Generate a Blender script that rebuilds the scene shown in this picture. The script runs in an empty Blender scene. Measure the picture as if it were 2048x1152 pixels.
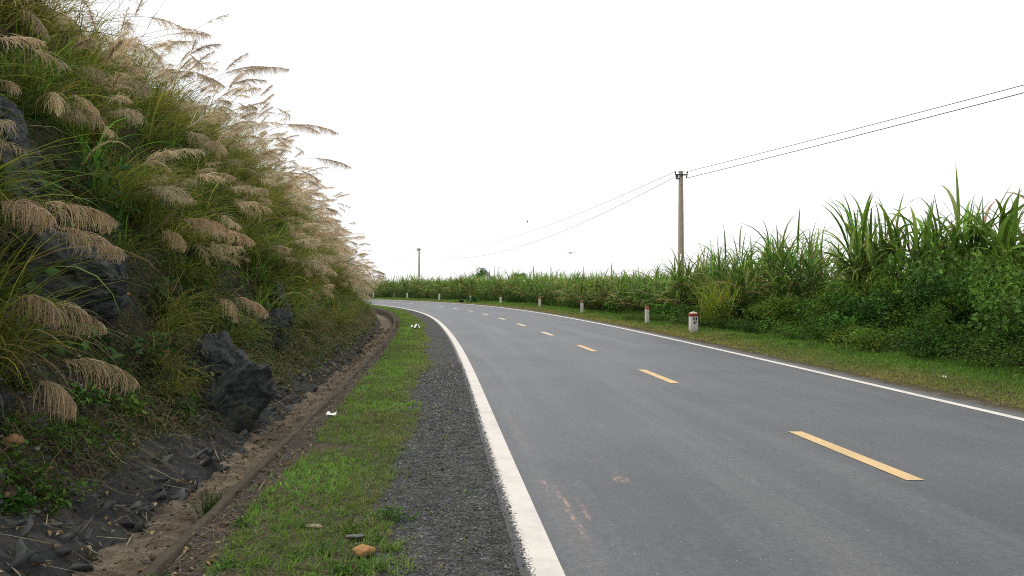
import bpy, bmesh, math
import numpy as np
from mathutils import Vector, Matrix

# ------------------------------------------------------------------ camera, sky, sun, exposure
SC = bpy.context.scene
COL = SC.collection
cam_data = bpy.data.cameras.new("camera")
cam_data.sensor_width = 36.0
cam_data.lens = 36.0 * 1550 / 2048
cam_data.clip_start = 0.05
cam_data.clip_end = 6000
cam = bpy.data.objects.new("camera", cam_data)
COL.objects.link(cam)
cam.location = (0, 0, 1.5)
cam.rotation_euler = (math.radians(90 + 0.14), 0, 0)
SC.camera = cam

SUN_EL, SUN_AZ = math.radians(60), math.radians(-70)      # azimuth from +Y, negative = to the left
world = bpy.data.worlds.new("World")
SC.world = world
world.use_nodes = True
wn, wl = world.node_tree.nodes, world.node_tree.links
wn.clear()
w_out = wn.new("ShaderNodeOutputWorld")
w_bg = wn.new("ShaderNodeBackground")
w_bg.inputs["Strength"].default_value = 0.15
w_sky = wn.new("ShaderNodeTexSky")
w_sky.sky_type = 'NISHITA'
w_sky.sun_disc = False
w_sky.sun_elevation = SUN_EL
w_sky.sun_rotation = SUN_AZ
w_sky.air_density = 1.0
w_sky.dust_density = 1.5
w_sky.ozone_density = 1.0
w_hs = wn.new("ShaderNodeHueSaturation")                   # overcast: the blue is veiled by thin white cloud
w_hs.inputs["Saturation"].default_value = 0.3
w_hs.inputs["Value"].default_value = 1.0
wl.new(w_sky.outputs[0], w_hs.inputs["Color"])
w_mix = wn.new("ShaderNodeMix")
w_mix.data_type = 'RGBA'
w_mix.inputs["Factor"].default_value = 0.72
w_mix.inputs[7].default_value = (7.6, 7.6, 7.7, 1)          # the even white of the cloud layer, in the sky's own units
wl.new(w_hs.outputs[0], w_mix.inputs[6])
wl.new(w_mix.outputs[2], w_bg.inputs[0])
wl.new(w_bg.outputs[0], w_out.inputs[0])

sun_d = bpy.data.lights.new("sun", 'SUN')
sun_d.energy = 1.9
sun_d.angle = math.radians(10)
sun_d.color = (1.0, 0.95, 0.86)
sun = bpy.data.objects.new("sun", sun_d)
COL.objects.link(sun)
to_sun = Vector((math.sin(SUN_AZ) * math.cos(SUN_EL), math.cos(SUN_AZ) * math.cos(SUN_EL), math.sin(SUN_EL)))
sun.rotation_euler = (-to_sun).to_track_quat('-Z', 'Y').to_euler()
sun.location = (-20, 30, 40)

SC.view_settings.view_transform = 'Standard'
SC.view_settings.look = 'None'
SC.view_settings.exposure = 0.2
SC.view_settings.gamma = 1.0
SC.render.engine = 'CYCLES'
SC.cycles.use_denoising = False
SC.cycles.filter_width = 1.05
SC.cycles.max_bounces = 6
SC.cycles.transparent_max_bounces = 8

# ------------------------------------------------------------------ helpers
RNG = np.random.default_rng(11)
def U(a, b, n=None): return RNG.uniform(a, b, n)
def G(s, n=None): return RNG.normal(0, s, n)

def tag(o, label=None, cat=None, group=None, kind=None):
    if label: o["label"] = label
    if cat: o["category"] = cat
    if group: o["group"] = group
    if kind or cat: o["kind"] = kind or "thing"
    return o

def make_mesh(name, V, F, mats, tint=None, sw=None, smooth=False, midx=None):
    """V (n,3); F list of int arrays (m,3)/(m,4)"""
    me = bpy.data.meshes.new(name)
    V = np.ascontiguousarray(V, dtype=np.float32)
    me.vertices.add(len(V))
    me.vertices.foreach_set("co", V.ravel())
    F = [np.asarray(f, dtype=np.int32) for f in (F if isinstance(F, list) else [F]) if len(f)]
    loops = np.concatenate([f.ravel() for f in F])
    tot = np.concatenate([np.full(len(f), f.shape[1], np.int32) for f in F])
    start = np.concatenate([[0], np.cumsum(tot)[:-1]]).astype(np.int32)
    me.loops.add(len(loops))
    me.loops.foreach_set("vertex_index", loops)
    me.polygons.add(len(tot))
    me.polygons.foreach_set("loop_start", start)
    me.polygons.foreach_set("loop_total", tot)
    if midx is not None:
        me.polygons.foreach_set("material_index", np.asarray(midx, np.int32))
    if smooth:
        me.polygons.foreach_set("use_smooth", np.ones(len(tot), bool))
    me.update(calc_edges=True)
    me.validate(verbose=False)
    if tint is not None:
        a = me.attributes.new("tint", 'FLOAT_COLOR', 'POINT')
        c = np.ones((len(V), 4), np.float32)
        c[:, :3] = tint
        a.data.foreach_set("color", c.ravel())
    if sw is not None:
        a = me.attributes.new("sw", 'FLOAT_VECTOR', 'POINT')
        c = np.zeros((len(V), 3), np.float32)
        c[:, :2] = sw
        a.data.foreach_set("vector", c.ravel())
    for m in (mats if isinstance(mats, (list, tuple)) else [mats]):
        me.materials.append(m)
    return me

def link(name, me, parent=None, loc=None, rotz=0, scale=None):
    o = bpy.data.objects.new(name, me)
    COL.objects.link(o)
    if parent: o.parent = parent
    if loc is not None: o.location = loc
    if rotz: o.rotation_euler = (0, 0, rotz)
    if scale is not None: o.scale = scale if hasattr(scale, '__len__') else (scale,) * 3
    return o

class Acc:
    """collects quads and triangles with a colour per vertex"""
    def __init__(s): s.V, s.Q, s.T, s.C, s.n = [], [], [], [], 0
    def add(s, V, Q=None, T=None, C=(1, 1, 1)):
        V = np.asarray(V, float).reshape(-1, 3)
        s.V.append(V)
        C = np.asarray(C, float)
        s.C.append(np.broadcast_to(C, (len(V), 3)) if C.ndim == 1 else C.reshape(-1, 3))
        if Q is not None and len(Q): s.Q.append(np.asarray(Q) + s.n)
        if T is not None and len(T): s.T.append(np.asarray(T) + s.n)
        s.n += len(V)
    def mesh(s, name, mats, smooth=False):
        F = []
        if s.Q: F.append(np.concatenate(s.Q))
        if s.T: F.append(np.concatenate(s.T))
        return make_mesh(name, np.concatenate(s.V), F, mats, tint=np.concatenate(s.C), smooth=smooth)

# --- lattice noise
def _hash(i, j, k):
    h = (i.astype(np.int64) * 374761393 + j.astype(np.int64) * 668265263 + k.astype(np.int64) * 2147483647 + 1013904223) & 0xffffffff
    h = ((h ^ (h >> 13)) * 1274126177) & 0xffffffff
    h = ((h ^ (h >> 16)) * 2246822519) & 0xffffffff
    return ((h ^ (h >> 15)) & 0xffff) / 65535.0
def vnoise(x, y, z=0.0):
    x, y, z = np.broadcast_arrays(np.asarray(x, float), np.asarray(y, float), np.asarray(z, float))
    i, j, k = np.floor(x), np.floor(y), np.floor(z)
    f = [a - b for a, b in ((x, i), (y, j), (z, k))]
    f = [a * a * (3 - 2 * a) for a in f]
    r = 0
    for a in (0, 1):
        for b in (0, 1):
            for c in (0, 1):
                r = r + _hash(i + a, j + b, k + c) * (f[0] if a else 1 - f[0]) * (f[1] if b else 1 - f[1]) * (f[2] if c else 1 - f[2])
    return r * 2 - 1
def fbm(x, y, z=0.0, oct=4):
    r, a = 0, 1.0
    for _ in range(oct):
        r = r + a * vnoise(x, y, z)
        x, y, z, a = np.asarray(x) * 2.03 + 17.1, np.asarray(y) * 2.03 + 5.7, np.asarray(z) * 2.03 + 9.2, a * 0.5
    return r

# --- ribbons: grass blades, cane leaves, plume hairs
def ribbons(acc, base, az, el, L, W, droop, K, c0, c1, power=1.4, twist=None, prof='blade'):
    N = len(az)
    t = np.linspace(0, 1, K + 1)
    tm = (t[:-1] + t[1:]) / 2
    e = el[:, None] - droop[:, None] * tm[None, :] ** power
    seg = (L / K)[:, None]
    hx = np.cumsum(np.cos(e) * seg, 1); hz = np.cumsum(np.sin(e) * seg, 1)
    hx = np.concatenate([np.zeros((N, 1)), hx], 1); hz = np.concatenate([np.zeros((N, 1)), hz], 1)
    P = np.stack([base[:, 0:1] + hx * np.cos(az)[:, None], base[:, 1:2] + hx * np.sin(az)[:, None], base[:, 2:3] + hz], -1)
    if prof == 'blade': wp = np.minimum(1, 0.45 + 2.2 * t) * (1 - t ** 2.2) + 0.02
    elif prof == 'hair': wp = 1 - 0.6 * t
    else: wp = 1 - 0.5 * t
    ef = np.concatenate([e, e[:, -1:]], 1)
    side = np.stack([-np.sin(az), np.cos(az), 0 * az], -1)[:, None, :]
    nrm = np.stack([-np.sin(ef) * np.cos(az)[:, None], -np.sin(ef) * np.sin(az)[:, None], np.cos(ef)], -1)
    if twist is None: twist = np.zeros(N)
    S = side * np.cos(twist)[:, None, None] + nrm * np.sin(twist)[:, None, None]
    hw = (W[:, None] * wp[None, :] / 2)[..., None]
    V = np.stack([P - S * hw, P + S * hw], 2).reshape(-1, 3)
    n = K + 1
    idx = (np.arange(N) * n * 2)[:, None] + (np.arange(K) * 2)[None, :]
    Q = np.stack([idx, idx + 1, idx + 3, idx + 2], -1).reshape(-1, 4)
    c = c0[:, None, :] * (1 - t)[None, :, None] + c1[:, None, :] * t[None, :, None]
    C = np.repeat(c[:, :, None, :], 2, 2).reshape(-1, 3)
    acc.add(V, Q, None, C)
    return P, ef

def leaves(acc, pos, size, col, up=0.5, aspect=0.5, fold=0.25, outward=None):
    """leaf blades: two folded triangles each"""
    N = len(pos)
    d = RNG.normal(0, 1, (N, 3)); d[:, 2] = d[:, 2] * 0.5 - 0.15
    if outward is not None: d += outward * 1.2
    d /= np.linalg.norm(d, axis=1)[:, None]
    nn = RNG.normal(0, 1 - up * 0.6, (N, 3)); nn[:, 2] += up * 2
    s = np.cross(nn, d); s /= np.linalg.norm(s, axis=1)[:, None] + 1e-9
    n = np.cross(d, s)
    L = size[:, None]
    mid = pos + d * L * 0.45
    b, t = pos, pos + d * L - n * L * 0.12
    l = mid + s * L * aspect / 2 + n * L * fold * 0.4; r = mid - s * L * aspect / 2 + n * L * fold * 0.4
    V = np.stack([b, l, t, r], 1).reshape(-1, 3)
    i = np.arange(N)[:, None] * 4
    T = np.concatenate([i + np.array([[0, 2, 1]]), i + np.array([[0, 3, 2]])])
    acc.add(V, None, T, np.repeat(col, 4, 0))

def jcol(c, n, v=0.18, h=0.06):
    c = np.asarray(c, float)[None, :] * np.exp(G(v, (n, 1))) * np.exp(G(h, (n, 3)))
    return np.clip(c, 0.002, 0.95)

def tube(acc, pts, rad, col, nside=6, cap=True):
    pts = np.asarray(pts, float); n = len(pts)
    rad = np.broadcast_to(np.asarray(rad, float), (n,))
    tg = np.gradient(pts, axis=0); tg /= np.linalg.norm(tg, axis=1)[:, None] + 1e-9
    ref = np.array([0.13, 0.97, 0.2]) if abs(tg[0, 2]) > 0.7 else np.array([0.0, 0.0, 1.0])
    a = np.cross(tg, ref); a /= np.linalg.norm(a, axis=1)[:, None] + 1e-9
    b = np.cross(tg, a)
    th = np.arange(nside) * 2 * math.pi / nside
    V = (pts[:, None, :] + rad[:, None, None] * (a[:, None, :] * np.cos(th)[None, :, None] + b[:, None, :] * np.sin(th)[None, :, None])).reshape(-1, 3)
    Q = []
    for i in range(n - 1):
        for j in range(nside):
            k = (j + 1) % nside
            Q.append((i * nside + j, i * nside + k, (i + 1) * nside + k, (i + 1) * nside + j))
    T = []
    if cap:
        V = np.concatenate([V, pts[:1], pts[-1:]])
        for j in range(nside):
            k = (j + 1) % nside
            T.append((k, j, n * nside)); T.append(((n - 1) * nside + j, (n - 1) * nside + k, n * nside + 1))
    acc.add(V, Q, T, col)

def prism(acc, rings, col=(1, 1, 1), cap=True):
    """stack of equal-length rings of points -> closed solid"""
    R = np.asarray(rings, float); m, k = R.shape[:2]
    Q = [(i * k + j, i * k + (j + 1) % k, (i + 1) * k + (j + 1) % k, (i + 1) * k + j) for i in range(m - 1) for j in range(k)]
    acc.add(R.reshape(-1, 3), Q, None, col)
    if cap:
        for ring, rev in ((R[0], True), (R[-1], False)):
            c = ring.mean(0)
            V = np.concatenate([ring, c[None]])
            T = [((j + 1) % k, j, k) if rev else (j, (j + 1) % k, k) for j in range(k)]
            acc.add(V, None, T, col)

def box_rings(cx, cy, z0, z1, hx0, hy0, hx1=None, hy1=None, bev=0.0):
    hx1 = hx0 if hx1 is None else hx1; hy1 = hy0 if hy1 is None else hy1
    def ring(z, hx, hy, b):
        return [(cx - hx + b, cy - hy, z), (cx + hx - b, cy - hy, z), (cx + hx, cy - hy + b, z), (cx + hx, cy + hy - b, z),
                (cx + hx - b, cy + hy, z), (cx - hx + b, cy + hy, z), (cx - hx, cy + hy - b, z), (cx - hx, cy - hy + b, z)]
    b = max(bev, 0.0008)
    return [ring(z0, hx0, hy0, b), ring(z1 - bev, hx1, hy1, b), ring(z1, hx1 - bev, hy1 - bev, b)] if bev else [ring(z0, hx0, hy0, b), ring(z1, hx1, hy1, b)]

# ------------------------------------------------------------------ materials
class NT:
    def __init__(s, name):
        s.m = bpy.data.materials.new(name); s.m.use_nodes = True
        s.t = s.m.node_tree; s.n, s.l = s.t.nodes, s.t.links
        s.bsdf = s.n["Principled BSDF"]; s.out = s.n["Material Output"]
    def node(s, typ, **kw):
        x = s.n.new(typ)
        for k, v in kw.items(): setattr(x, k, v)
        return x
    def set(s, inp, v):
        if isinstance(v, bpy.types.NodeSocket): s.l.new(v, inp)
        elif v is not None:
            if hasattr(v, '__len__') and inp.type == 'RGBA' and len(v) == 3: v = (*v, 1)
            inp.default_value = v
    def math(s, op, a, b=None, clamp=False):
        x = s.node("ShaderNodeMath", operation=op); x.use_clamp = clamp
        s.set(x.inputs[0], a); s.set(x.inputs[1], b); return x.outputs[0]
    def mix(s, f, a, b, mode='MIX'):
        x = s.node("ShaderNodeMix", data_type='RGBA', blend_type=mode)
        s.set(x.inputs["Factor"], f); s.set(x.inputs[6], a); s.set(x.inputs[7], b); return x.outputs[2]
    def noise(s, vec, scale, detail=3, rough=0.55):
        x = s.node("ShaderNodeTexNoise"); s.set(x.inputs["Vector"], vec)
        x.inputs["Scale"].default_value = scale; x.inputs["Detail"].default_value = detail; x.inputs["Roughness"].default_value = rough
        return x.outputs[0]
    def voro(s, vec, scale, out="Distance", feature='F1'):
        x = s.node("ShaderNodeTexVoronoi", feature=feature); s.set(x.inputs["Vector"], vec); x.inputs["Scale"].default_value = scale
        return x.outputs[out]
    def ramp(s, f, lo, hi, a=0.0, b=1.0):
        x = s.node("ShaderNodeMapRange"); x.interpolation_type = 'SMOOTHSTEP'
        s.set(x.inputs[0], f); s.set(x.inputs[1], lo); s.set(x.inputs[2], hi); s.set(x.inputs[3], a); s.set(x.inputs[4], b); return x.outputs[0]
    def pos(s): return s.node("ShaderNodeNewGeometry").outputs["Position"]
    def attr(s, name, out="Vector"):
        x = s.node("ShaderNodeAttribute"); x.attribute_name = name; return x.outputs[out]
    def scalev(s, v, sc):
        x = s.node("ShaderNodeVectorMath", operation='MULTIPLY'); s.set(x.inputs[0], v); x.inputs[1].default_value = sc; return x.outputs[0]
    def bump(s, h, strength=0.5, dist=0.01):
        x = s.node("ShaderNodeBump"); s.set(x.inputs["Height"], h); x.inputs["Strength"].default_value = strength; x.inputs["Distance"].default_value = dist
        s.l.new(x.outputs[0], s.bsdf.inputs["Normal"]); return x.outputs[0]
    def base(s, c, rough=0.8, spec=0.3):
        s.set(s.bsdf.inputs["Base Color"], c); s.set(s.bsdf.inputs["Roughness"], rough); s.set(s.bsdf.inputs["Specular IOR Level"], spec)

def leaf_mat(name, trans=0.35, rough=0.55, spec=0.25, var=0.35, hue=0.02, sat=1.0):
    t = NT(name)
    c = t.attr("tint", "Color")
    oi = t.node("ShaderNodeObjectInfo").outputs["Random"]
    hs = t.node("ShaderNodeHueSaturation")
    hs.inputs["Saturation"].default_value = sat
    t.set(hs.inputs["Hue"], t.math('ADD', t.math('MULTIPLY', oi, hue * 2), 0.5 - hue))
    nz = t.noise(t.pos(), 0.9, 2)
    t.set(hs.inputs["Value"], t.math('ADD', t.math('MULTIPLY', t.math('FRACT', t.math('MULTIPLY', oi, 7.31)), var), t.math('ADD', t.math('MULTIPLY', nz, 0.6), 0.7 - var / 2)))
    t.set(hs.inputs["Color"], c)
    t.base(hs.outputs[0], rough, spec)
    tr = t.node("ShaderNodeBsdfTranslucent")
    t.set(tr.inputs["Color"], hs.outputs[0])
    mx = t.node("ShaderNodeMixShader"); mx.inputs[0].default_value = trans
    t.l.new(t.bsdf.outputs[0], mx.inputs[1]); t.l.new(tr.outputs[0], mx.inputs[2]); t.l.new(mx.outputs[0], t.out.inputs[0])
    return t.m

M = {}
M['grass'] = leaf_mat("grass_blade", 0.48, 0.5, 0.25, var=0.5)
M['cane'] = leaf_mat("cane_leaf", 0.38, 0.5, 0.22, var=0.35)
M['shrub'] = leaf_mat("shrub_leaf", 0.32, 0.6, 0.14, var=0.6, hue=0.025)
M['plume'] = leaf_mat("plume_hair", 0.65, 0.8, 0.1, var=0.35, hue=0.008)
M['litter'] = leaf_mat("dry_litter", 0.1, 0.8, 0.15, var=0.2)

def simple(name, col, rough=0.7, spec=0.3, nscale=20, namp=0.3, bump=0.2, dist=0.004, tint=False):
    t = NT(name)
    p = t.node("ShaderNodeTexCoord").outputs["Object"]
    n = t.noise(p, nscale, 5, 0.65)
    f = t.math('ADD', t.math('MULTIPLY', n, namp * 2), 1 - namp)
    cc = t.attr("tint", "Color") if tint else (*col, 1)
    t.base(t.mix(1.0, cc, t.node("ShaderNodeCombineColor").outputs[0], 'MULTIPLY'), rough, spec)
    cb = [x for x in t.n if x.bl_idname == "ShaderNodeCombineColor"][0]
    for i in range(3): t.set(cb.inputs[i], f)
    t.bump(n, bump, dist)
    return t.m
M['concrete'] = simple("weathered_concrete", (0.50, 0.42, 0.345), 0.85, 0.2, 9, 0.35, 0.3, 0.01)
M['steel'] = simple("dark_steel", (0.045, 0.045, 0.05), 0.6, 0.4, 12, 0.3)
M['wire'] = simple("wire", (0.03, 0.03, 0.033), 0.5, 0.4, 3, 0.2)
M['porcelain'] = simple("insulator_brown", (0.06, 0.035, 0.028), 0.3, 0.5, 8, 0.2)
M['ink'] = simple("black_paint", (0.012, 0.012, 0.013), 0.6, 0.3, 60, 0.4)
M['bird'] = simple("bird_feathers", (0.018, 0.016, 0.015), 0.7, 0.2, 10, 0.3)
M['bark'] = simple("bark", (0.09, 0.065, 0.045), 0.9, 0.1, 14, 0.5, 0.5, 0.01)
M['paper'] = simple("white_litter", (0.75, 0.74, 0.70), 0.6, 0.3, 15, 0.12)
M['stone_tint'] = simple("loose_stone", (1, 1, 1), 0.85, 0.2, 22, 0.45, 0.5, 0.01, tint=True)

def painted_post(name, col, dirty=0.5):
    t = NT(name)
    p = t.node("ShaderNodeTexCoord").outputs["Object"]
    sx = t.node("ShaderNodeSeparateXYZ"); t.set(sx.inputs[0], p)
    n = t.noise(p, 14, 5, 0.7); n2 = t.noise(t.scalev(p, (30, 30, 6)), 1.0, 3)
    chip = t.ramp(t.noise(p, 26, 4, 0.6), 0.66, 0.72)
    splash = t.math('MULTIPLY', t.ramp(sx.outputs[2], 0.28, 0.0), t.ramp(n, 0.3, 0.7))
    c = t.mix(t.math('MULTIPLY', t.ramp(n2, 0.5, 0.85), 0.25 * dirty), col, (0.38, 0.34, 0.27))
    c = t.mix(t.math('MULTIPLY', splash, 0.7), c, (0.2, 0.16, 0.10))
    c = t.mix(t.math('MULTIPLY', chip, dirty), c, (0.30, 0.28, 0.25))
    t.base(c, 0.65, 0.3); t.bump(n, 0.15, 0.004)
    return t.m
M['white_post'] = painted_post("white_post_paint", (0.67, 0.65, 0.595))
M['orange_post'] = painted_post("orange_red_post_paint", (0.32, 0.09, 0.035))
M['red_post'] = painted_post("dark_red_post_paint", (0.26, 0.025, 0.03))
M['bare_cap'] = painted_post("bare_cap", (0.50, 0.40, 0.31))

def m_asphalt():
    t = NT("asphalt")
    p = t.pos(); sw = t.attr("sw")
    sep = t.node("ShaderNodeSeparateXYZ"); t.set(sep.inputs[0], sw); w, s = sep.outputs[0], sep.outputs[1]
    big = t.noise(p, 0.35, 4, 0.6)
    stk = t.noise(t.scalev(sw, (1.6, 0.06, 1)), 1.0, 4, 0.6)                  # wear along the lanes
    fine = t.noise(p, 110, 3, 0.7); med = t.noise(p, 22, 4, 0.65)
    c = t.mix(t.ramp(big, 0.35, 0.68), (0.032, 0.0365, 0.0425), (0.057, 0.061, 0.067))
    c = t.mix(t.math('MULTIPLY', t.ramp(stk, 0.42, 0.72), 0.7), c, (0.094, 0.092, 0.090))
    c = t.mix(t.math('MULTIPLY', t.ramp(stk, 0.5, 0.28), 0.5), c, (0.043, 0.046, 0.050))
    aw = t.math('ABSOLUTE', t.math('SUBTRACT', t.math('ABSOLUTE', t.math('SUBTRACT', t.math('ABSOLUTE', w), 1.5)), 0.78))
    c = t.mix(t.math('MULTIPLY', t.ramp(aw, 0.42, 0.08), t.math('MULTIPLY', t.ramp(stk, 0.25, 0.7), 0.55)), c, (0.040, 0.043, 0.048))
    crk = t.ramp(t.noise(t.scalev(sw, (5, 1.1, 1)), 1.0, 7, 0.8), 0.56, 0.68)
    c = t.mix(t.math('MULTIPLY', crk, 0.5), c, (0.115, 0.108, 0.10))
    g = t.math('ADD', t.math('MULTIPLY', fine, 0.9), t.math('MULTIPLY', med, 0.55))
    gg = t.ramp(g, 0.45, 1.0, 0.5, 1.55)
    cb = t.node("ShaderNodeCombineColor")
    for i in range(3): t.set(cb.inputs[i], gg)
    c = t.mix(1.0, c, cb.outputs[0], 'MULTIPLY')
    vor = t.node("ShaderNodeTexVoronoi"); t.set(vor.inputs["Vector"], p); vor.inputs["Scale"].default_value = 30
    rc = t.node("ShaderNodeSeparateColor"); t.set(rc.inputs[0], vor.outputs["Color"])
    chips = t.math('MULTIPLY', t.ramp(vor.outputs["Distance"], 0.17, 0.08), t.math('GREATER_THAN', rc.outputs[0], 0.9))
    c = t.mix(t.math('MULTIPLY', chips, 0.7), c, (0.42, 0.40, 0.36))
    pits = t.math('MULTIPLY', t.ramp(vor.outputs["Distance"], 0.22, 0.10), t.math('LESS_THAN', rc.outputs[0], 0.06))
    c = t.mix(t.math('MULTIPLY', pits, 0.7), c, (0.02, 0.02, 0.02))
    # dried reddish mud, dropped in short tyre-wide streaks
    def patch(w0, s0, rw, rs, k):
        a = t.math('DIVIDE', t.math('SUBTRACT', w, w0), rw); b = t.math('DIVIDE', t.math('SUBTRACT', s, s0), rs)
        d = t.math('ADD', t.math('MULTIPLY', a, a), t.math('MULTIPLY', b, b))
        return t.math('MULTIPLY', t.ramp(d, 1.0, 0.1), k)
    m = patch(-2.86, 5.3, 0.035, 0.8, 0.9)
    for q in ((-2.76, 5.35, 0.025, 0.35, 0.7), (-2.93, 6.0, 0.03, 0.25, 0.7), (-2.33, 6.15, 0.09, 0.14, 0.7), (-2.40, 6.75, 0.05, 0.1, 0.6), (-2.9, 8.0, .05, 1.2, 0.2)):
        m = t.math('MAXIMUM', m, patch(*q))
    mn = t.ramp(t.noise(t.scalev(sw, (28, 9, 1)), 1.0, 6, 0.8), 0.46, 0.6)
    c = t.mix(t.math('MULTIPLY', m, mn), c, (0.33, 0.205, 0.145))
    t.base(c, 0.47, 0.6)
    t.bump(t.math('ADD', fine, t.math('MULTIPLY', t.voro(p, 140), 0.7)), 0.55, 0.004)
    return t.m
M['asphalt'] = m_asphalt()

def m_paint(name, col, edge=0.6, fray=False):
    t = NT(name)
    p = t.pos(); n = t.noise(p, 70, 4, 0.7); n2 = t.noise(p, 3.5, 4, 0.7)
    c = t.mix(t.math('MULTIPLY', t.ramp(n2, 0.42, 0.72), 0.55), col, tuple(x * 0.68 for x in col))
    c = t.mix(t.math('MULTIPLY', t.ramp(t.noise(p, 11, 6, 0.8), 0.57, 0.68), 0.45), c, tuple(x * 0.5 for x in col))
    c = t.mix(t.math('MULTIPLY', t.ramp(t.noise(p, 40, 5, 0.75), 0.64, 0.74), edge), c, (0.16, 0.155, 0.15))
    if fray:                                                   # paint broken up over the loose chippings on its outer side
        sp = t.node("ShaderNodeSeparateXYZ"); t.set(sp.inputs[0], t.attr("sw"))
        q = t.math('ADD', sp.outputs[0], t.math('MULTIPLY', t.math('SUBTRACT', t.noise(p, 55, 4, 0.8), 0.5), 0.26))
        c = t.mix(t.ramp(q, -3.232, -3.242), c, (0.05, 0.05, 0.05))
    t.base(c, 0.6, 0.3); t.bump(n, 0.4, 0.003)
    return t.m
M['white_paint'] = m_paint("white_line_paint", (0.585, 0.555, 0.505))
M['white_frayed'] = m_paint("white_line_paint_frayed", (0.585, 0.555, 0.505), fray=True)
M['yellow_paint'] = m_paint("yellow_line_paint", (0.57, 0.40, 0.195))
M['yellow_worn'] = m_paint("pale_yellow_line_paint", (0.60, 0.49, 0.35))

def m_verge(left=True):
    t = NT("verge_left" if left else "verge_right")
    p = t.pos(); sw = t.attr("sw")
    sep = t.node("ShaderNodeSeparateXYZ"); t.set(sep.inputs[0], sw); w = sep.outputs[0]
    if left: w = t.math('MULTIPLY', w, -1.0)
    nb = t.noise(p, 2.2, 5, 0.7); nf = t.noise(p, 9, 5, 0.75); fine = t.noise(p, 70, 4, 0.75); v = t.voro(p, 55)
    ww = t.math('ADD', w, t.math('ADD', t.math('MULTIPLY', t.math('SUBTRACT', nb, 0.5), 0.9), t.math('MULTIPLY', t.math('SUBTRACT', nf, 0.5), 0.35)))
    vc = t.node("ShaderNodeTexVoronoi"); t.set(vc.inputs["Vector"], p); vc.inputs["Scale"].default_value = 60
    sc = t.node("ShaderNodeSeparateColor"); t.set(sc.inputs[0], vc.outputs["Color"])
    gr = t.mix(t.ramp(sc.outputs[0], 0.2, 0.95), (0.055, 0.057, 0.057), (0.135, 0.136, 0.132))
    gr = t.mix(t.math('MULTIPLY', t.math('GREATER_THAN', sc.outputs[1], 0.93), 0.6), gr, (0.30, 0.29, 0.26))
    gr = t.mix(t.ramp(t.math('ADD', fine, nf), 0.85, 1.2), (0.035, 0.036, 0.036), gr)
    if not left: gr = t.mix(0.45, gr, (0.17, 0.145, 0.115))
    soil = t.mix(t.ramp(fine, 0.35, 0.65), (0.035, 0.029, 0.021), (0.115, 0.092, 0.062))
    soil = t.mix(t.math('MULTIPLY', t.ramp(nf, 0.48, 0.6), 0.7), soil, (0.05, 0.058, 0.018))
    c = t.mix(t.ramp(ww, 3.95 if left else 3.42, 4.2 if left else 3.62), gr, soil)
    if left:
        lit = t.mix(t.ramp(fine, 0.4, 0.65), (0.022, 0.019, 0.016), (0.105, 0.086, 0.066))
        c = t.mix(t.ramp(ww, 4.72, 4.95), c, lit)
    t.base(c, 0.9, 0.15)
    t.bump(t.math('ADD', fine, t.math('MULTIPLY', v, 1.3)), 0.8, 0.012)
    return t.m
M['verge_l'] = m_verge(True)
M['verge_r'] = m_verge(False)

def m_hill():
    t = NT("hillside_soil")
    p = t.pos()
    n1 = t.noise(p, 0.8, 5, 0.65); n2 = t.noise(p, 6, 5, 0.7); n3 = t.noise(p, 34, 4, 0.75)
    c = t.mix(t.ramp(n3, 0.35, 0.68), (0.022, 0.019, 0.015), (0.085, 0.066, 0.043))
    c = t.mix(t.ramp(n2, 0.5, 0.66), c, t.mix(t.ramp(n3, 0.4, 0.6), (0.02, 0.022, 0.021), (0.075, 0.078, 0.073)))
    c = t.mix(t.math('MULTIPLY', t.ramp(n1, 0.48, 0.62), 0.55), c, (0.035, 0.045, 0.014))
    t.base(c, 0.92, 0.15); t.bump(t.math('ADD', n3, t.math('MULTIPLY', t.voro(p, 18), 0.8)), 0.9, 0.03)
    return t.m
M['hill'] = m_hill()

def m_rock():
    t = NT("dark_slate_rock")
    p = t.node("ShaderNodeTexCoord").outputs["Object"]
    n1 = t.noise(p, 1.6, 5, 0.7); n2 = t.noise(t.scalev(p, (3, 3, 11)), 1.0, 5, 0.7); n3 = t.noise(p, 40, 4, 0.7)
    c = t.mix(t.ramp(n2, 0.35, 0.7), (0.005, 0.008, 0.0075), (0.034, 0.044, 0.041))
    c = t.mix(t.math('MULTIPLY', t.ramp(n1, 0.52, 0.66), 0.7), c, (0.040, 0.036, 0.016))
    c = t.mix(t.math('MULTIPLY', t.ramp(n3, 0.6, 0.75), 0.4), c, (0.085, 0.095, 0.09))
    t.base(c, 0.62, 0.3); t.bump(t.math('ADD', n2, t.math('MULTIPLY', n3, 0.5)), 0.8, 0.05)
    return t.m
M['rock'] = m_rock()

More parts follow.
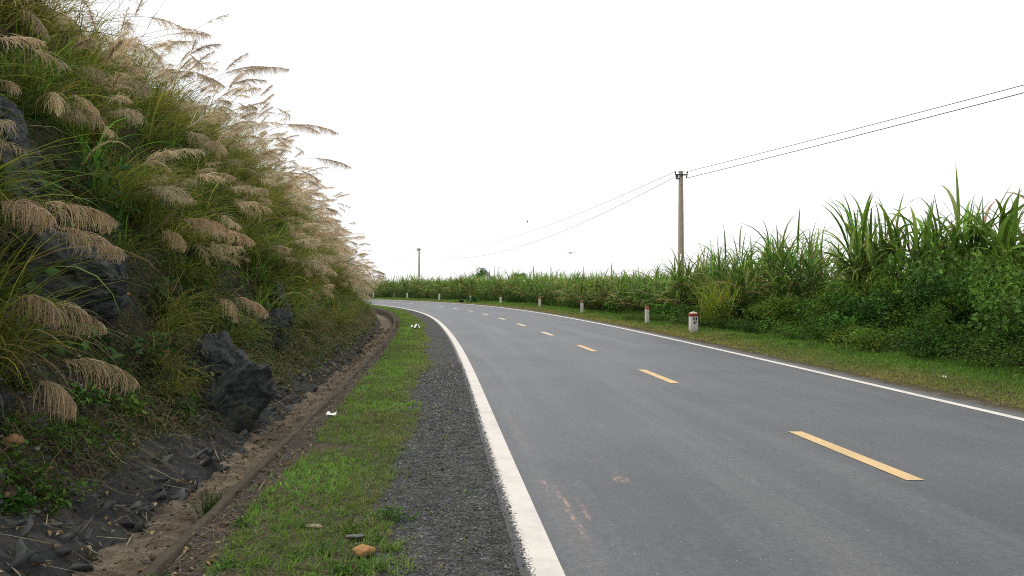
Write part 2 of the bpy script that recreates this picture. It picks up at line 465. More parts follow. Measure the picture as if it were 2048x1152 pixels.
def m_ditch_wall():
    t = NT("stone_ditch_lining")
    p = t.pos(); sw = t.attr("sw")
    v = t.node("ShaderNodeTexVoronoi", feature='DISTANCE_TO_EDGE'); t.set(v.inputs["Vector"], t.scalev(sw, (3.2, 2.6, 1))); v.inputs["Scale"].default_value = 1.0
    vc = t.node("ShaderNodeTexVoronoi"); t.set(vc.inputs["Vector"], t.scalev(sw, (3.2, 2.6, 1))); vc.inputs["Scale"].default_value = 1.0
    sc = t.node("ShaderNodeSeparateColor"); t.set(sc.inputs[0], vc.outputs["Color"])
    n = t.noise(p, 12, 5, 0.7); nf = t.noise(p, 60, 4, 0.7); st = t.noise(t.scalev(sw, (2, 9, 1)), 1.0, 5, 0.7)
    c = t.mix(sc.outputs[0], (0.014, 0.016, 0.016), (0.050, 0.054, 0.053))
    c = t.mix(t.math('MULTIPLY', t.ramp(v.outputs["Distance"], 0.04, 0.0), 0.7), c, (0.013, 0.012, 0.011))
    c = t.mix(t.math('MULTIPLY', t.ramp(st, 0.48, 0.66), 0.8), c, (0.115, 0.108, 0.088))
    c = t.mix(t.math('MULTIPLY', t.ramp(n, 0.52, 0.62), 0.75), c, t.mix(t.ramp(nf, 0.4, 0.6), (0.03, 0.026, 0.018), (0.085, 0.07, 0.045)))
    c = t.mix(t.math('MULTIPLY', t.ramp(nf, 0.6, 0.75), 0.4), c, (0.15, 0.14, 0.115))
    t.base(c, 0.8, 0.25)
    t.bump(t.math('ADD', t.math('MULTIPLY', t.ramp(v.outputs["Distance"], 0.0, 0.1), 0.35), t.math('ADD', n, t.math('ADD', st, nf))), 1.0, 0.03)
    return t.m
M['ditch_wall'] = m_ditch_wall()

def m_ditch_floor():
    t = NT("ditch_silt")
    p = t.pos(); sw = t.attr("sw")
    n = t.noise(p, 5, 5, 0.7); nf = t.noise(p, 80, 4, 0.75); st = t.noise(t.scalev(sw, (30, 10, 1)), 1.0, 4, 0.7)
    c = t.mix(t.ramp(n, 0.35, 0.7), (0.12, 0.097, 0.064), (0.27, 0.218, 0.158))
    c = t.mix(t.math('MULTIPLY', t.ramp(t.noise(p, 2.6, 5, 0.75), 0.5, 0.62), 0.75), c, (0.055, 0.046, 0.03))
    c = t.mix(t.ramp(nf, 0.5, 0.36), c, (0.07, 0.055, 0.038))
    c = t.mix(t.math('MULTIPLY', t.ramp(st, 0.58, 0.7), 0.5), c, (0.27, 0.22, 0.155))
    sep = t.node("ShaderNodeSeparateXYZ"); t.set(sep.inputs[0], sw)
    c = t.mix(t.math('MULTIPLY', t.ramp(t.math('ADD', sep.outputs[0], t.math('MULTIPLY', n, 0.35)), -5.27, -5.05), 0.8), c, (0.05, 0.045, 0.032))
    t.base(c, 0.9, 0.15); t.bump(t.math('ADD', nf, st), 0.8, 0.012)
    return t.m
M['ditch_floor'] = m_ditch_floor()

def m_field():
    t = NT("field_soil")
    p = t.pos(); n = t.noise(p, 1.5, 5, 0.7); nf = t.noise(p, 30, 3, 0.7)
    c = t.mix(t.ramp(n, 0.4, 0.65), (0.035, 0.035, 0.018), (0.06, 0.065, 0.022))
    c = t.mix(t.ramp(nf, 0.45, 0.65), c, (0.05, 0.04, 0.026))
    t.base(c, 0.95, 0.1); return t.m
M['field'] = m_field()

# ------------------------------------------------------------------ the road's course (s along, w across, right positive)
SS = np.arange(-14, 176, 0.25)
KN = np.interp(SS, [0, 15, 30, 50, 70, 95, 130], [-0.00311, 0.00191, 0.00208, 0.00576, 0.00632, 0.00664, 0.00665])
BK = np.interp(SS, [0, 30, 60, 100, 150], [-0.02855, 0.01357, 0.02926, 0.02503, 0.02549])
ZC = np.interp(SS, [0, 30, 60, 100, 150], [0, 0.0765, 0.16296, 0.23181, 0.15])
def _sm(a, n=33):
    k = np.hanning(n); k /= k.sum(); return np.convolve(np.pad(a, n // 2, mode='edge'), k, mode='valid')
BK, ZC = _sm(BK), _sm(ZC)
I0 = int(np.argmin(abs(SS)))
HD = np.cumsum(KN) * 0.25; HD = HD - HD[I0] + 0.10718
RX = np.cumsum(-np.sin(HD)) * 0.25; RY = np.cumsum(np.cos(HD)) * 0.25
RX += 3.74687 - RX[I0]; RY -= RY[I0]
HALF = 3.14681
def road_xy(s, w):
    h = np.interp(s, SS, HD)
    return np.interp(s, SS, RX) + w * np.cos(h), np.interp(s, SS, RY) + w * np.sin(h)
def base_z(s, w): return np.interp(s, SS, ZC) + np.interp(s, SS, BK) * np.clip(w, -3.3, 3.3)
def P3(s, w, dz=0.0):
    s, w, dz = np.broadcast_arrays(np.asarray(s, float), np.asarray(w, float), np.asarray(dz, float))
    x, y = road_xy(s, w)
    return np.stack([x, y, base_z(s, w) + dz], -1)
def heading(s): return float(np.interp(s, SS, HD))

def strip(name, svals, wvals, dzfun, mat, parent=None, smooth=True):
    S, W = np.meshgrid(svals, wvals, indexing='ij')
    V = P3(S, W, dzfun(S, W)).reshape(-1, 3)
    n, m = S.shape
    i = (np.arange(n - 1)[:, None] * m + np.arange(m - 1)[None, :]).ravel()
    Q = np.stack([i, i + 1, i + m + 1, i + m], -1)
    Q = Q if wvals[-1] > wvals[0] else Q[:, ::-1]
    me = make_mesh(name, V, Q, mat, sw=np.stack([W.ravel(), S.ravel()], -1), smooth=smooth)
    return link(name, me, parent)

def sgrid(s0, s1, d0, d1):
    out, s = [s0], s0
    while s < s1:
        s += d0 + (d1 - d0) * np.clip((s - 6) / 60, 0, 1); out.append(s)
    return np.array(out)

# ------------------------------------------------------------------ ground, road, verges, ditch, hillside
R = 4000.0
gm = make_mesh("ground", np.array([(-R, -R, -0.9), (R, -R, -0.9), (R, R, -0.9), (-R, R, -0.9)]), [np.array([[0, 1, 2, 3]])], M['field'])
tag(link("ground", gm), kind="structure")

road = strip("road", sgrid(-12, 172, 0.5, 0.8), np.array([-3.32, -3.1, -2, -1, 0, 1, 2, 3.1, 3.42]), lambda S, W: 0 * S, M['asphalt'])
tag(road, kind="structure")
def ragged(S, W): return 0.006 + 0 * S
strip("edge_line", sgrid(-12, 172, 0.25, 0.5), np.array([-HALF - 0.150, -HALF - 0.082, -HALF + 0.072]), lambda S, W: 0.004 + 0 * S, M['white_frayed'], road)
strip("edge_line", sgrid(-12, 172, 0.25, 0.5), np.array([HALF - 0.072, HALF + 0.072]), lambda S, W: 0.004 + 0 * S, M['white_paint'], road)
for k in range(-3, 26):
    s_end = 8.12 + 6.15065 * k
    strip("centre_dash", np.linspace(s_end - 2.05, s_end, 5), np.array([-0.075, 0.075]), lambda S, W: 0.004 + 0 * S,
          M['yellow_paint'] if k < 3 else M['yellow_worn'], road)

def verge_l_dz(S, W):
    v = -W
    rough = fbm(S * 9, W * 9, 0, 3)
    g = np.where(v < 3.22, -0.02, 0.0)
    a = np.clip((v - 3.2) / 0.05, 0, 1)
    z = -0.03 * (1 - a) + a * (0.0015 + np.clip((v - 3.3) / 0.1, 0, 1) * 0.008 * rough) + np.clip((v - 3.9) / 0.5, 0, 1) * (0.025 + 0.02 * fbm(S * 2.1, W * 2.1, 3)) \
        - np.clip((v - 4.75) / 0.35, 0, 1) * 0.035
    return z
verge = strip("verge", sgrid(-12, 110, 0.06, 0.4), np.concatenate([np.arange(-3.20, -4.0, -0.035), np.arange(-4.0, -5.1, -0.07), [-5.10]]), verge_l_dz, M['verge_l'])
tag(verge, kind="structure")

LIP = 5.10
def ditch_prof(S, W): return 0 * S
def rim_z(S): return 0.012 + 0.012 * fbm(S * 1.3, 0 * S, 7)
# rim and inner wall, floor, sloping stone lining
WR = np.array([-5.085, -5.10, -5.165, -5.18, -5.19])
def rim_dz(S, W):
    z = np.array([-0.06, 0.012, 0.008, -0.02, -0.42])
    idx = np.abs(W[..., None] - WR).argmin(-1)
    return z[idx] + np.where(idx < 4, 0.012 * fbm(S * 1.3, 0 * S, 7), 0)
tag(strip("ditch_rim", sgrid(-12, 110, 0.15, 0.5), WR, rim_dz, M['ditch_floor']), kind="structure")
tag(strip("ditch_floor", sgrid(-12, 110, 0.08, 0.4), np.arange(-5.17, -5.98, -0.06),
          lambda S, W: -0.36 + 0.03 * fbm(S * 1.1, W * 2, 2) + 0.012 * fbm(S * 7, W * 7, 2) + 0.04 * np.clip((-W - 5.5) / 0.4, 0, 1) ** 2, M['ditch_floor']), kind="structure")
def lining_dz(S, W):
    v = -W
    st = fbm(S * 2.6, W * 3.2, 5, 3)
    return np.interp(v, [5.72, 5.79, 6.05, 6.38, 6.6], [-0.50, -0.38, -0.2, 0.0, -0.2]) + 0.045 * st + 0.05 * (_hash(np.floor(S * 2.7 + 0.5 * vnoise(S * 2, W * 2)), np.floor(W * 3.6 + 0.5 * vnoise(S * 2, W * 2, 7)), 0 * S) - 0.5) + 0.03 * fbm(S * 7, W * 5, 4, 3)
tag(strip("ditch_lining", sgrid(-12, 110, 0.07, 0.4), np.concatenate([[-5.72], np.arange(-5.78, -6.76, -0.05)]), lining_dz, M['ditch_wall']), kind="structure")

HV = np.array([0, 1.0, 1.5, 2.2, 2.7, 3.3, 4.2, 5.5, 8.0, 12.0, 20.0, 45.0])
HZ = np.array([-0.9, -0.30, 0.16, 0.85, 1.9, 3.0, 4.4, 5.8, 8.0, 11.0, 13.0, 15.0])
def hill_scale(s): return np.interp(s, [-12, 30, 45, 60, 75, 95, 110], [1.0, 1.0, 0.86, 0.66, 0.5, 0.35, 0.3])
def hill_dz(S, W):
    v = -W - LIP
    z = np.interp(v, HV, HZ)
    amp = np.clip((v - 1.3) / 1.2, 0, 1)
    z = np.where(v > 1.5, 0.16 + (z - 0.16) * hill_scale(S), z)
    z = z + np.clip((S - 10.5) / 4, 0, 1) * np.interp(v, [0.5, 0.85, 1.6], [0.0, 0.16, 0.0])
    z = z + amp * (0.42 * fbm(S * 0.45, v * 0.7, 1.5, 4) + 0.10 * fbm(S * 2.3, v * 2.3, 4.5, 3)) + np.clip((v - 0.9) / 0.4, 0, 1) * 0.06 * fbm(S * 4, v * 4, 2.5, 3)
    return z
tag(strip("hillside", sgrid(-12, 110, 0.12, 0.6), -LIP - np.concatenate([np.arange(0.55, 6, 0.10), np.arange(6, 12, 0.4), np.arange(12, 45, 3)]), hill_dz, M['hill']), kind="structure")
def hill_pt(s, v, dz=0.0):
    s = np.asarray(s, float); v = np.asarray(v, float)
    return P3(s, -LIP - v, hill_dz(s, -LIP - v) + dz)

def verge_r_dz(S, W):
    a = np.clip((W - 3.36) / 0.08, 0, 1)
    return -0.03 * (1 - a) + a * (0.004 + 0.007 * fbm(S * 8, W * 8, 3, 3)) + np.clip((W - 3.7) / 1.2, 0, 1) * (0.05 + 0.03 * fbm(S * 1.2, W * 1.2, 8)) \
        + np.clip((W - 5.5) / 3, 0, 1) * (0.12 + 0.1 * fbm(S * 0.3, W * 0.3, 6))
tag(strip("verge", sgrid(-12, 172, 0.15, 0.5), np.concatenate([np.arange(3.32, 4.4, 0.07), np.arange(4.4, 7, 0.2), np.arange(7, 20, 1.0), np.arange(20, 140, 10)]), verge_r_dz, M['verge_r']), kind="structure")
def right_pt(s, w, dz=0.0):
    s = np.asarray(s, float); w = np.asarray(w, float)
    return P3(s, w, verge_r_dz(s, w) + dz)

# ------------------------------------------------------------------ short grass and ground cover (stuff)
def tufts(acc, pts, nb, hmin, hmax, wd, cols, lean=1.0, K=2, tipf=1.25):
    n = len(pts) * nb
    b = np.repeat(pts, nb, 0) + np.stack([G(0.012, n), G(0.012, n), np.zeros(n)], -1)
    c = np.repeat(cols, nb, 0) * np.exp(G(0.15, (n, 1)))
    ribbons(acc, b, U(0, 6.283, n), U(0.5, 1.45, n), U(hmin, hmax, n), np.full(n, wd) * U(0.7, 1.3, n), U(0.3, 1.3, n) * lean, K, c * 0.85, c * tipf)

def verge_grass():
    acc = Acc()
    for s0, s1, dens, nb, wd in ((-2, 9, 900, 5, 0.0050), (9, 18, 520, 5, 0.008), (18, 34, 260, 5, 0.014), (34, 75, 110, 5, 0.026)):
        n = int((s1 - s0) * 1.6 * dens)
        s, v = U(s0, s1, n), U(3.45, 5.05, n)
        m = fbm(s * 1.1, v * 1.5, 0.5) * 0.5 + 0.35 * fbm(s * 4, v * 4, 3.5, 2)
        fall = np.clip((v - 3.66) / 0.5, 0, 1) * np.clip((5.0 - v) / 0.22, 0, 1)
        fall *= np.interp(s, [3, 10, 16], [0.78, 0.95, 1.2])
        keep = (m + fall * 1.5 > 0.98) | ((U(0, 1, n) < 0.035) & (m > -0.1))
        s, v, m = s[keep], v[keep], m[keep]
        pts = P3(s, -v, verge_l_dz(s, -v))
        dry = np.clip(0.75 - (v - 3.6) * 0.85 + 0.5 * fbm(s * 0.9, v * 2, 9.5), 0, 0.9)[:, None]
        dry = np.maximum(dry, (U(0, 1, (len(s), 1)) < 0.10) * 0.9)
        pat = np.clip(0.5 + 0.8 * fbm(s * 0.7, v * 1.3, 31.5), 0, 1)[:, None]
        col = (jcol((0.15, 0.28, 0.030), len(s), 0.34) * pat + jcol((0.11, 0.16, 0.024), len(s), 0.32) * (1 - pat)) * (1 - dry) + jcol((0.20, 0.175, 0.06), len(s), 0.28) * dry
        tufts(acc, pts, nb, 0.025, 0.08, wd, col)
    # litter: dead stems by the ditch rim
    n = 6500
    s = 3 + 30 * U(0, 1, n) ** 1.5; v = np.where(U(0, 1, n) < 0.4, 4.94 + G(0.10, n), U(5.2, 5.75, n))
    v = np.where((v > 5.08) & (v < 5.22), v + 0.14, v)
    pts = P3(s, -v, np.where(v < 5.1, verge_l_dz(s, -v), -0.33) + 0.012)
    c = jcol((0.21, 0.165, 0.115), n, 0.4)
    ribbons(acc, pts, U(0, 6.28, n), U(-0.05, 0.25, n), U(0.03, 0.16, n), np.full(n, 0.005), U(-0.2, 0.3, n), 2, c, c)
    tag(link("verge_grass", acc.mesh("verge_grass", M['grass'])), kind="stuff")
verge_grass()

def verge_grass_right():
    acc = Acc()
    for s0, s1, dens, nb, wd in ((4, 18, 330, 6, 0.011), (18, 40, 170, 6, 0.02), (40, 80, 70, 6, 0.034), (80, 135, 30, 6, 0.055)):
        wid = 3.6
        n = int((s1 - s0) * wid * dens)
        s, w = U(s0, s1, n), U(3.42, 3.42 + wid, n)
        m = fbm(s * 0.8, w * 1.2, 2.5) * 0.5 + 0.2 * fbm(s * 4, w * 4, 4.5, 2)
        keep = m + np.clip((w - 3.48) / 0.35, 0, 1) * 1.6 > 0.8
        s, w = s[keep], w[keep]
        dry = np.clip(1.0 - (w - 3.5) * 0.62 + 0.4 * fbm(s * 0.7, w, 6.5), 0, 0.95)[:, None]
        col = jcol((0.10, 0.175, 0.020), len(s), 0.28) * (1 - dry) + jcol((0.25, 0.205, 0.065), len(s), 0.28) * dry
        hh = np.interp(w, [3.5, 4.2, 5.4], [0.4, 0.7, 1.4])
        p = right_pt(s, w)
        n2 = len(p) * nb
        b = np.repeat(p, nb, 0) + np.stack([G(0.03, n2), G(0.03, n2), np.zeros(n2)], -1)
        c = np.repeat(col, nb, 0) * np.exp(G(0.15, (n2, 1)))
        ribbons(acc, b, U(0, 6.283, n2), U(0.6, 1.5, n2), U(0.05, 0.12, n2) * np.repeat(hh, nb), np.full(n2, wd) * U(0.6, 1.2, n2), U(0.2, 1.2, n2), 2, c * 0.85, c * 1.2)
    tag(link("verge_grass", acc.mesh("verge_grass", M['grass'])), kind="stuff")
verge_grass_right()

def hill_cover():
    """low creepers, fine grass and dead stems over the cut slope"""
    acc = Acc()
    n = 185000
    s = 3.5 + 62 * U(0, 1, n) ** 2.1; v = 1.0 + 3.9 * U(0, 1, n) ** 1.2
    m = fbm(s * 0.8, v * 1.3, 12.5) + 0.4 * fbm(s * 3, v * 3, 2.2, 2)
    bare = np.clip((9.5 - s) / 4, 0, 1) * np.clip((2.5 - v) / 0.8, 0, 1)
    keep = m > -0.35 + 0.9 * bare + 0.25 * np.clip((1.4 - v) / 0.4, 0, 1)
    s, v = s[keep], v[keep]; n = len(s)
    pts = hill_pt(s, v, U(0.0, 0.09, n))
    col = jcol((0.046, 0.092, 0.015), n, 0.45)
    col = col * np.interp(s, [9, 20], [0.85, 1.05])[:, None]
    dd = U(0, 1, (n, 1)) < np.interp(v, [1.0, 2.0, 3.5], [0.6, 0.42, 0.2])[:, None]
    col = np.where(dd, jcol((0.16, 0.115, 0.065), n, 0.35), col)
    big = np.interp(s, [4, 20, 60], [1, 1.6, 3.2])
    leaves(acc, pts, U(0.022, 0.055, n) * big, col, up=0.35, aspect=0.6)
    # fine hanging grass
    n = 70000
    s = 3.5 + 62 * U(0, 1, n) ** 2.0; v = 1.15 + 4.6 * U(0, 1, n)
    bare = np.clip((8.5 - s) / 3, 0, 1) * np.clip((2.9 - v) / 0.6, 0, 1)
    keep = fbm(s * 1.1, v * 1.6, 21.5) > -0.25 + 0.8 * bare
    s, v = s[keep], v[keep]; n = len(s)
    pts = hill_pt(s, v)
    g = (U(0, 1, (n, 1)) < np.interp(v, [1.2, 2.2, 3.2], [0.7, 0.55, 0.28])[:, None])
    gold = np.interp(s, [10, 30], [0, 0.8])[:, None]
    col = np.where(g, jcol((0.22, 0.17, 0.08), n, 0.3), jcol((0.066, 0.125, 0.018), n, 0.35) * (1 - gold) + jcol((0.18, 0.19, 0.032), n, 0.3) * gold)
    col = col * np.interp(s, [8, 18], [0.85, 1.05])[:, None]
    lean = np.array([heading(a) for a in s[::1]]) 
    big = np.interp(s, [4, 20, 60], [1, 1.5, 2.6])
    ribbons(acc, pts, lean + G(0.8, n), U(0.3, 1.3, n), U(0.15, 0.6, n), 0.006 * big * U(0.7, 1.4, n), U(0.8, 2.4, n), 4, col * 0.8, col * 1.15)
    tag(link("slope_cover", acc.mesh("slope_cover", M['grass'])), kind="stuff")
    # dead sticks
    acc = Acc()
    n = 4200
    s = 3.2 + 45 * U(0, 1, n) ** 1.6; v = 0.7 + 2.6 * U(0, 1, n) ** 1.2
    pts = np.where((v < 1.25)[:, None], P3(s, -LIP - v, lining_dz(s, -LIP - v) + 0.02), hill_pt(s, v, 0.02))
    col = jcol((0.24, 0.185, 0.12), n, 0.35)
    down = np.array([heading(a) for a in s])
    ribbons(acc, pts, down + G(1.1, n), G(0.35, n) - 0.3, U(0.06, 0.5, n) ** 1.2, np.interp(s, [4, 40], [0.006, 0.016]) * U(0.7, 1.5, n), G(0.35, n), 3, col, col)
    # fallen brown leaves in the ditch, on its lining and on the litter strip
    n = 5200
    s = 2.8 + 34 * U(0, 1, n) ** 1.6; v = np.where(U(0, 1, n) < 0.6, U(0.55, 1.5, n), np.where(U(0, 1, n) < 0.6, U(0.08, 0.7, n), U(-0.3, 0.0, n)))
    z = np.where(v < 0.0, verge_l_dz(s, -LIP - v) + 0.008, np.where(v < 0.68, -0.325, np.maximum(lining_dz(s, -LIP - v), hill_dz(s, -LIP - v)) + 0.02))
    big = np.interp(s, [4, 20, 40], [1, 1.5, 2.4])
    leaves(acc, P3(s, -LIP - v, z), U(0.02, 0.06, n) * big, jcol((0.15, 0.105, 0.06), n, 0.45), 0.8, 0.5, 0.5)
    tag(link("dead_stems", acc.mesh("dead_stems", M['litter'])), kind="stuff")
hill_cover()

# ------------------------------------------------------------------ rocks
def rock_geo(seed, dims, nplanes=16, sub=4, rough=0.05, strata=0.0):
    r = np.random.default_rng(seed)
    bm = bmesh.new()
    bmesh.ops.create_icosphere(bm, subdivisions=sub, radius=1.0)
    D = np.array([v.co[:] for v in bm.verts]); F = np.array([[v.index for v in f.verts] for f in bm.faces])
    bm.free()
    D /= np.linalg.norm(D, axis=1)[:, None]
    N = r.normal(0, 1, (nplanes, 3)); N /= np.linalg.norm(N, axis=1)[:, None]
    dd = r.uniform(0.62, 1.0, nplanes)
    dot = D @ N.T
    rad = np.where(dot > 0.05, dd[None, :] / np.maximum(dot, 0.05), 9).min(1)
    rad = np.minimum(rad, 1.25)
    rad *= 1 + rough * fbm(D[:, 0] * 3 + seed, D[:, 1] * 3, D[:, 2] * 3, 4) + rough * 0.8 * np.abs(fbm(D[:, 0] * 7, D[:, 1] * 7 + seed, D[:, 2] * 7, 2))
    P = D * rad[:, None]
    if strata:                                                  # stepped beds and joints
        ax = r.normal(0, 1, 3); ax[2] += 1.2; ax /= np.linalg.norm(ax)
        h = (P @ ax) * 4.5 + 0.5 * fbm(D[:, 0] * 2 + seed, D[:, 1] * 2, D[:, 2] * 2, 2)
        step = _hash(np.floor(h), np.full(len(h), seed), np.zeros(len(h))) - 0.5
        a2 = np.cross(ax, r.normal(0, 1, 3)); a2 /= np.linalg.norm(a2)
        g = (P @ a2) * 3.2 + 0.5 * fbm(D[:, 0] * 2, D[:, 1] * 2 + seed, D[:, 2] * 2, 2)
        step2 = _hash(np.floor(g), np.floor(h), np.full(len(h), seed)) - 0.5
        P = P * (1 + strata * (step + 0.9 * step2))[:, None]
    return P * np.asarray(dims)[None, :], F

def lining_stones():
    acc = Acc()
    geos = [rock_geo(300 + i, (1, 0.8, 0.42), 12, 3, 0.05, 0.10) for i in range(10)]
    for k in range(620):
        s = 2.6 + 30 * U(0, 1) ** 1.5; v = U(0.72, 1.34)
        z = float(lining_dz(np.array(s), np.array(-LIP - v)))
        p = P3(s, -LIP - v, z - (0.056 if s < 9 else 0.038))
        V, F = geos[k % 10]
        a = heading(s) + G(0.5); tl = -0.62 + G(0.12)
        Rz = np.array([[math.cos(a), -math.sin(a), 0], [math.sin(a), math.cos(a), 0], [0, 0, 1]])
        Ry = np.array([[math.cos(tl), 0, -math.sin(tl)], [0, 1, 0], [math.sin(tl), 0, math.cos(tl)]])
        V = (V * np.array([U(0.06, 0.13), U(0.07, 0.17), U(0.06, 0.11)])) @ Ry @ Rz.T + p
        acc.add(V, None, F, np.asarray((0.058, 0.062, 0.059)) * math.exp(G(0.3)))
    tag(link("ditch_lining", acc.mesh("ditch_lining_stones", M['stone_tint'])), kind="structure")
lining_stones()

def outcrop(s, v, dims, rot, label, seed, up=0.0, sub=6):
    V, F = rock_geo(seed, dims, 34, sub, 0.07, 0.16)
    me = make_mesh("rock_outcrop", V, [F], M['rock'])
    p = hill_pt(s, v, up)
    o = link("rock_outcrop", me, loc=p)
    o.rotation_euler = rot
    tag(o, label, "rock")
    return o
OUT = [
 (10.0, 1.10, (0.42, 0.72, 0.80), (0.25, 0.45, 0.1), "big dark rock rising straight from the ditch wall, rounded top", 3, 0.18),
 (10.6, 1.60, (0.40, 0.60, 0.55), (0.2, 0.5, 0.3), "dark rock bulging from the bank directly above and behind the big ditch-side rock", 5, -0.08),
 (15.5, 1.85, (0.45, 0.9, 0.6), (0.1, 0.55, 0.2), "dark rock ledge low on the slope where the ditch starts to bend", 8, 0.0),
 (18.0, 2.3, (0.45, 0.8, 0.55), (0.0, 0.5, 0.4), "dark rock under the grasses behind the low ledge near the bend", 14, 0.05),
 (8.55, 2.42, (0.55, 0.95, 0.62), (0.05, 0.2, -0.1), "broad flat-faced slate rock behind the drooping plumes at the left edge", 21, 0.12),
 (9.4, 2.42, (0.42, 0.5, 0.45), (0.2, 0.3, 0.5), "dark angular rock at the right end of the broad slate face", 27, 0.05),
 (8.5, 3.12, (0.5, 0.8, 0.62), (0.1, 0.2, 0.0), "tall grey rock face high at the left edge under the leaning grass", 31, 0.10),
 (6.2, 2.0, (0.3, 0.4, 0.3), (0.1, 0.4, 0.3), "small dark rock above the scree at the left edge", 36, -0.1),
]
for q in OUT: outcrop(q[0], q[1], q[2], q[3], q[4], q[5], q[6])

def stones():
    acc = Acc()
    geos = [rock_geo(100 + i, (1, 0.75, 0.45), 9, 1, 0.03) for i in range(8)]
    n = 3000
    s = 3.6 + 9.5 * U(0, 1, n) ** 1.5; v = 1.22 + 1.35 * U(0, 1, n)
    p = hill_pt(s, v, 0.005)
    sz = 0.012 + 0.04 * U(0, 1, n) ** 2.2
    a = U(0, 6.28, n)
    for k in range(n):
        V, F = geos[k % 8]
        ca, sa = math.cos(a[k]), math.sin(a[k])
        Rm = np.array([[ca, -sa, 0], [sa, ca, 0], [0, 0, 1]])
        c = (0.075, 0.08, 0.08) if U(0, 1) > 0.12 else (0.24, 0.15, 0.07) if U(0, 1) > 0.4 else (0.28, 0.27, 0.25)
        acc.add(V @ Rm.T * sz[k] + p[k], None, F, np.asarray(c) * math.exp(G(0.3)))
    # grit on the gravel shoulder, litter side of the verge and ditch floor
    n = 1500
    s = 3 + 14 * U(0, 1, n) ** 1.5
    v = np.where(U(0, 1, n) < 0.5, U(4.75, 5.1, n), np.where(U(0, 1, n) < 0.5, U(3.3, 4.2, n), U(5.2, 5.85, n)))
    z = np.where(v < 5.1, verge_l_dz(s, -v), -0.33) + 0.003
    p = P3(s, -v, z); sz = 0.004 + 0.014 * U(0, 1, n) ** 3
    for k in range(n):
        V, F = geos[k % 8]
        acc.add(V * sz[k] + p[k], None, F, np.asarray((0.11, 0.105, 0.1)) * math.exp(G(0.5)))
    tag(link("scree", acc.mesh("scree", M['stone_tint'])), kind="stuff")
stones()

OCT_V = np.array([(1, 0, 0), (-1, 0, 0), (0, 1, 0), (0, -1, 0), (0, 0, 1), (0, 0, -1)], float)
OCT_F = np.array([(0, 2, 4), (2, 1, 4), (1, 3, 4), (3, 0, 4), (2, 0, 5), (1, 2, 5), (3, 1, 5), (0, 3, 5)])
def chippings():
    acc = Acc()
    n = 26000
    s = 2.6 + 13 * U(0, 1, n) ** 1.6; v = U(3.235, 4.25, n)
    keep = U(0, 1, n) < np.clip((4.3 - v) / 0.35, 0.1, 1)
    s, v = s[keep], v[keep]; n = len(s)
    p = P3(s, -v, np.maximum(verge_l_dz(s, -v) + 0.001, 0.004))
    sz = np.interp(s, [3, 15], [0.0031, 0.008]) * np.exp(G(0.35, n))
    V = OCT_V[None] * sz[:, None, None] * np.exp(G(0.3, (n, 6, 1))) + RNG.normal(0, 1, (n, 6, 3)) * sz[:, None, None] * 0.3
    V += p[:, None, :]
    T = (np.arange(n)[:, None, None] * 6 + OCT_F[None]).reshape(-1, 3)
    c = jcol((0.105, 0.108, 0.105), n, 0.42, 0.04)
    acc.add(V.reshape(-1, 3), None, T, np.repeat(c, 6, 0))
    tag(link("gravel", acc.mesh("gravel", M['stone_tint'])), kind="stuff")
chippings()

def stone(name, p, dims, col, label, seed, rotz=0.0, cat="stone", group=None):
    V, F = rock_geo(seed, dims, 12, 3, 0.06)
    V[:, 2] -= V[:, 2].min() * 0.75
    me = make_mesh(name, V, [F], M['stone_tint'], tint=np.tile(np.asarray(col), (len(V), 1)))
    return tag(link(name, me, loc=p, rotz=rotz), label, cat, group)
stone("stone", P3(4.5, -4.09, 0.02), (0.055, 0.045, 0.028), (0.34, 0.19, 0.075), "orange-brown stone on the gravel edge of the near grass", 61, 0.2)
stone("stone", P3(4.78, -4.16, 0.02), (0.06, 0.04, 0.012), (0.12, 0.12, 0.115), "flat grey slate stone just behind the orange-brown stone", 62, 0.5)
stone("stone", P3(5.0, -4.42, 0.02), (0.05, 0.03, 0.012), (0.30, 0.25, 0.17), "flat tan stone lying in the near grass", 63, 0.1)
stone("stone", P3(5.6, -5.55, -0.33), (0.02, 0.025, 0.02), (0.12, 0.09, 0.06), "small brown stone on the sandy ditch floor", 64, 0.4)
for k, (s, v, c, l) in enumerate((
    (5.75, 1.95, (0.33, 0.17, 0.07), "rusty orange stone among the scree at the left edge, largest"),
    (5.35, 1.75, (0.34, 0.22, 0.08), "yellowish stone low in the scree near the green weeds"),
    (6.2, 1.62, (0.30, 0.17, 0.08), "rust brown stone at the right end of the scree"),
    (4.9, 1.6, (0.30, 0.29, 0.26), "pale grey stone on top of the ditch lining"),
    (6.6, 2.05, (0.09, 0.095, 0.095), "dark slate stone above the rust brown stone in the scree"),
    (5.4, 2.15, (0.10, 0.105, 0.10), "dark grey slab at the top of the scree by the left edge"))):
    stone("stone", hill_pt(s, v, 0.0), (0.09 - 0.008 * k, 0.06, 0.05), c, l, 70 + k, k * 0.8)

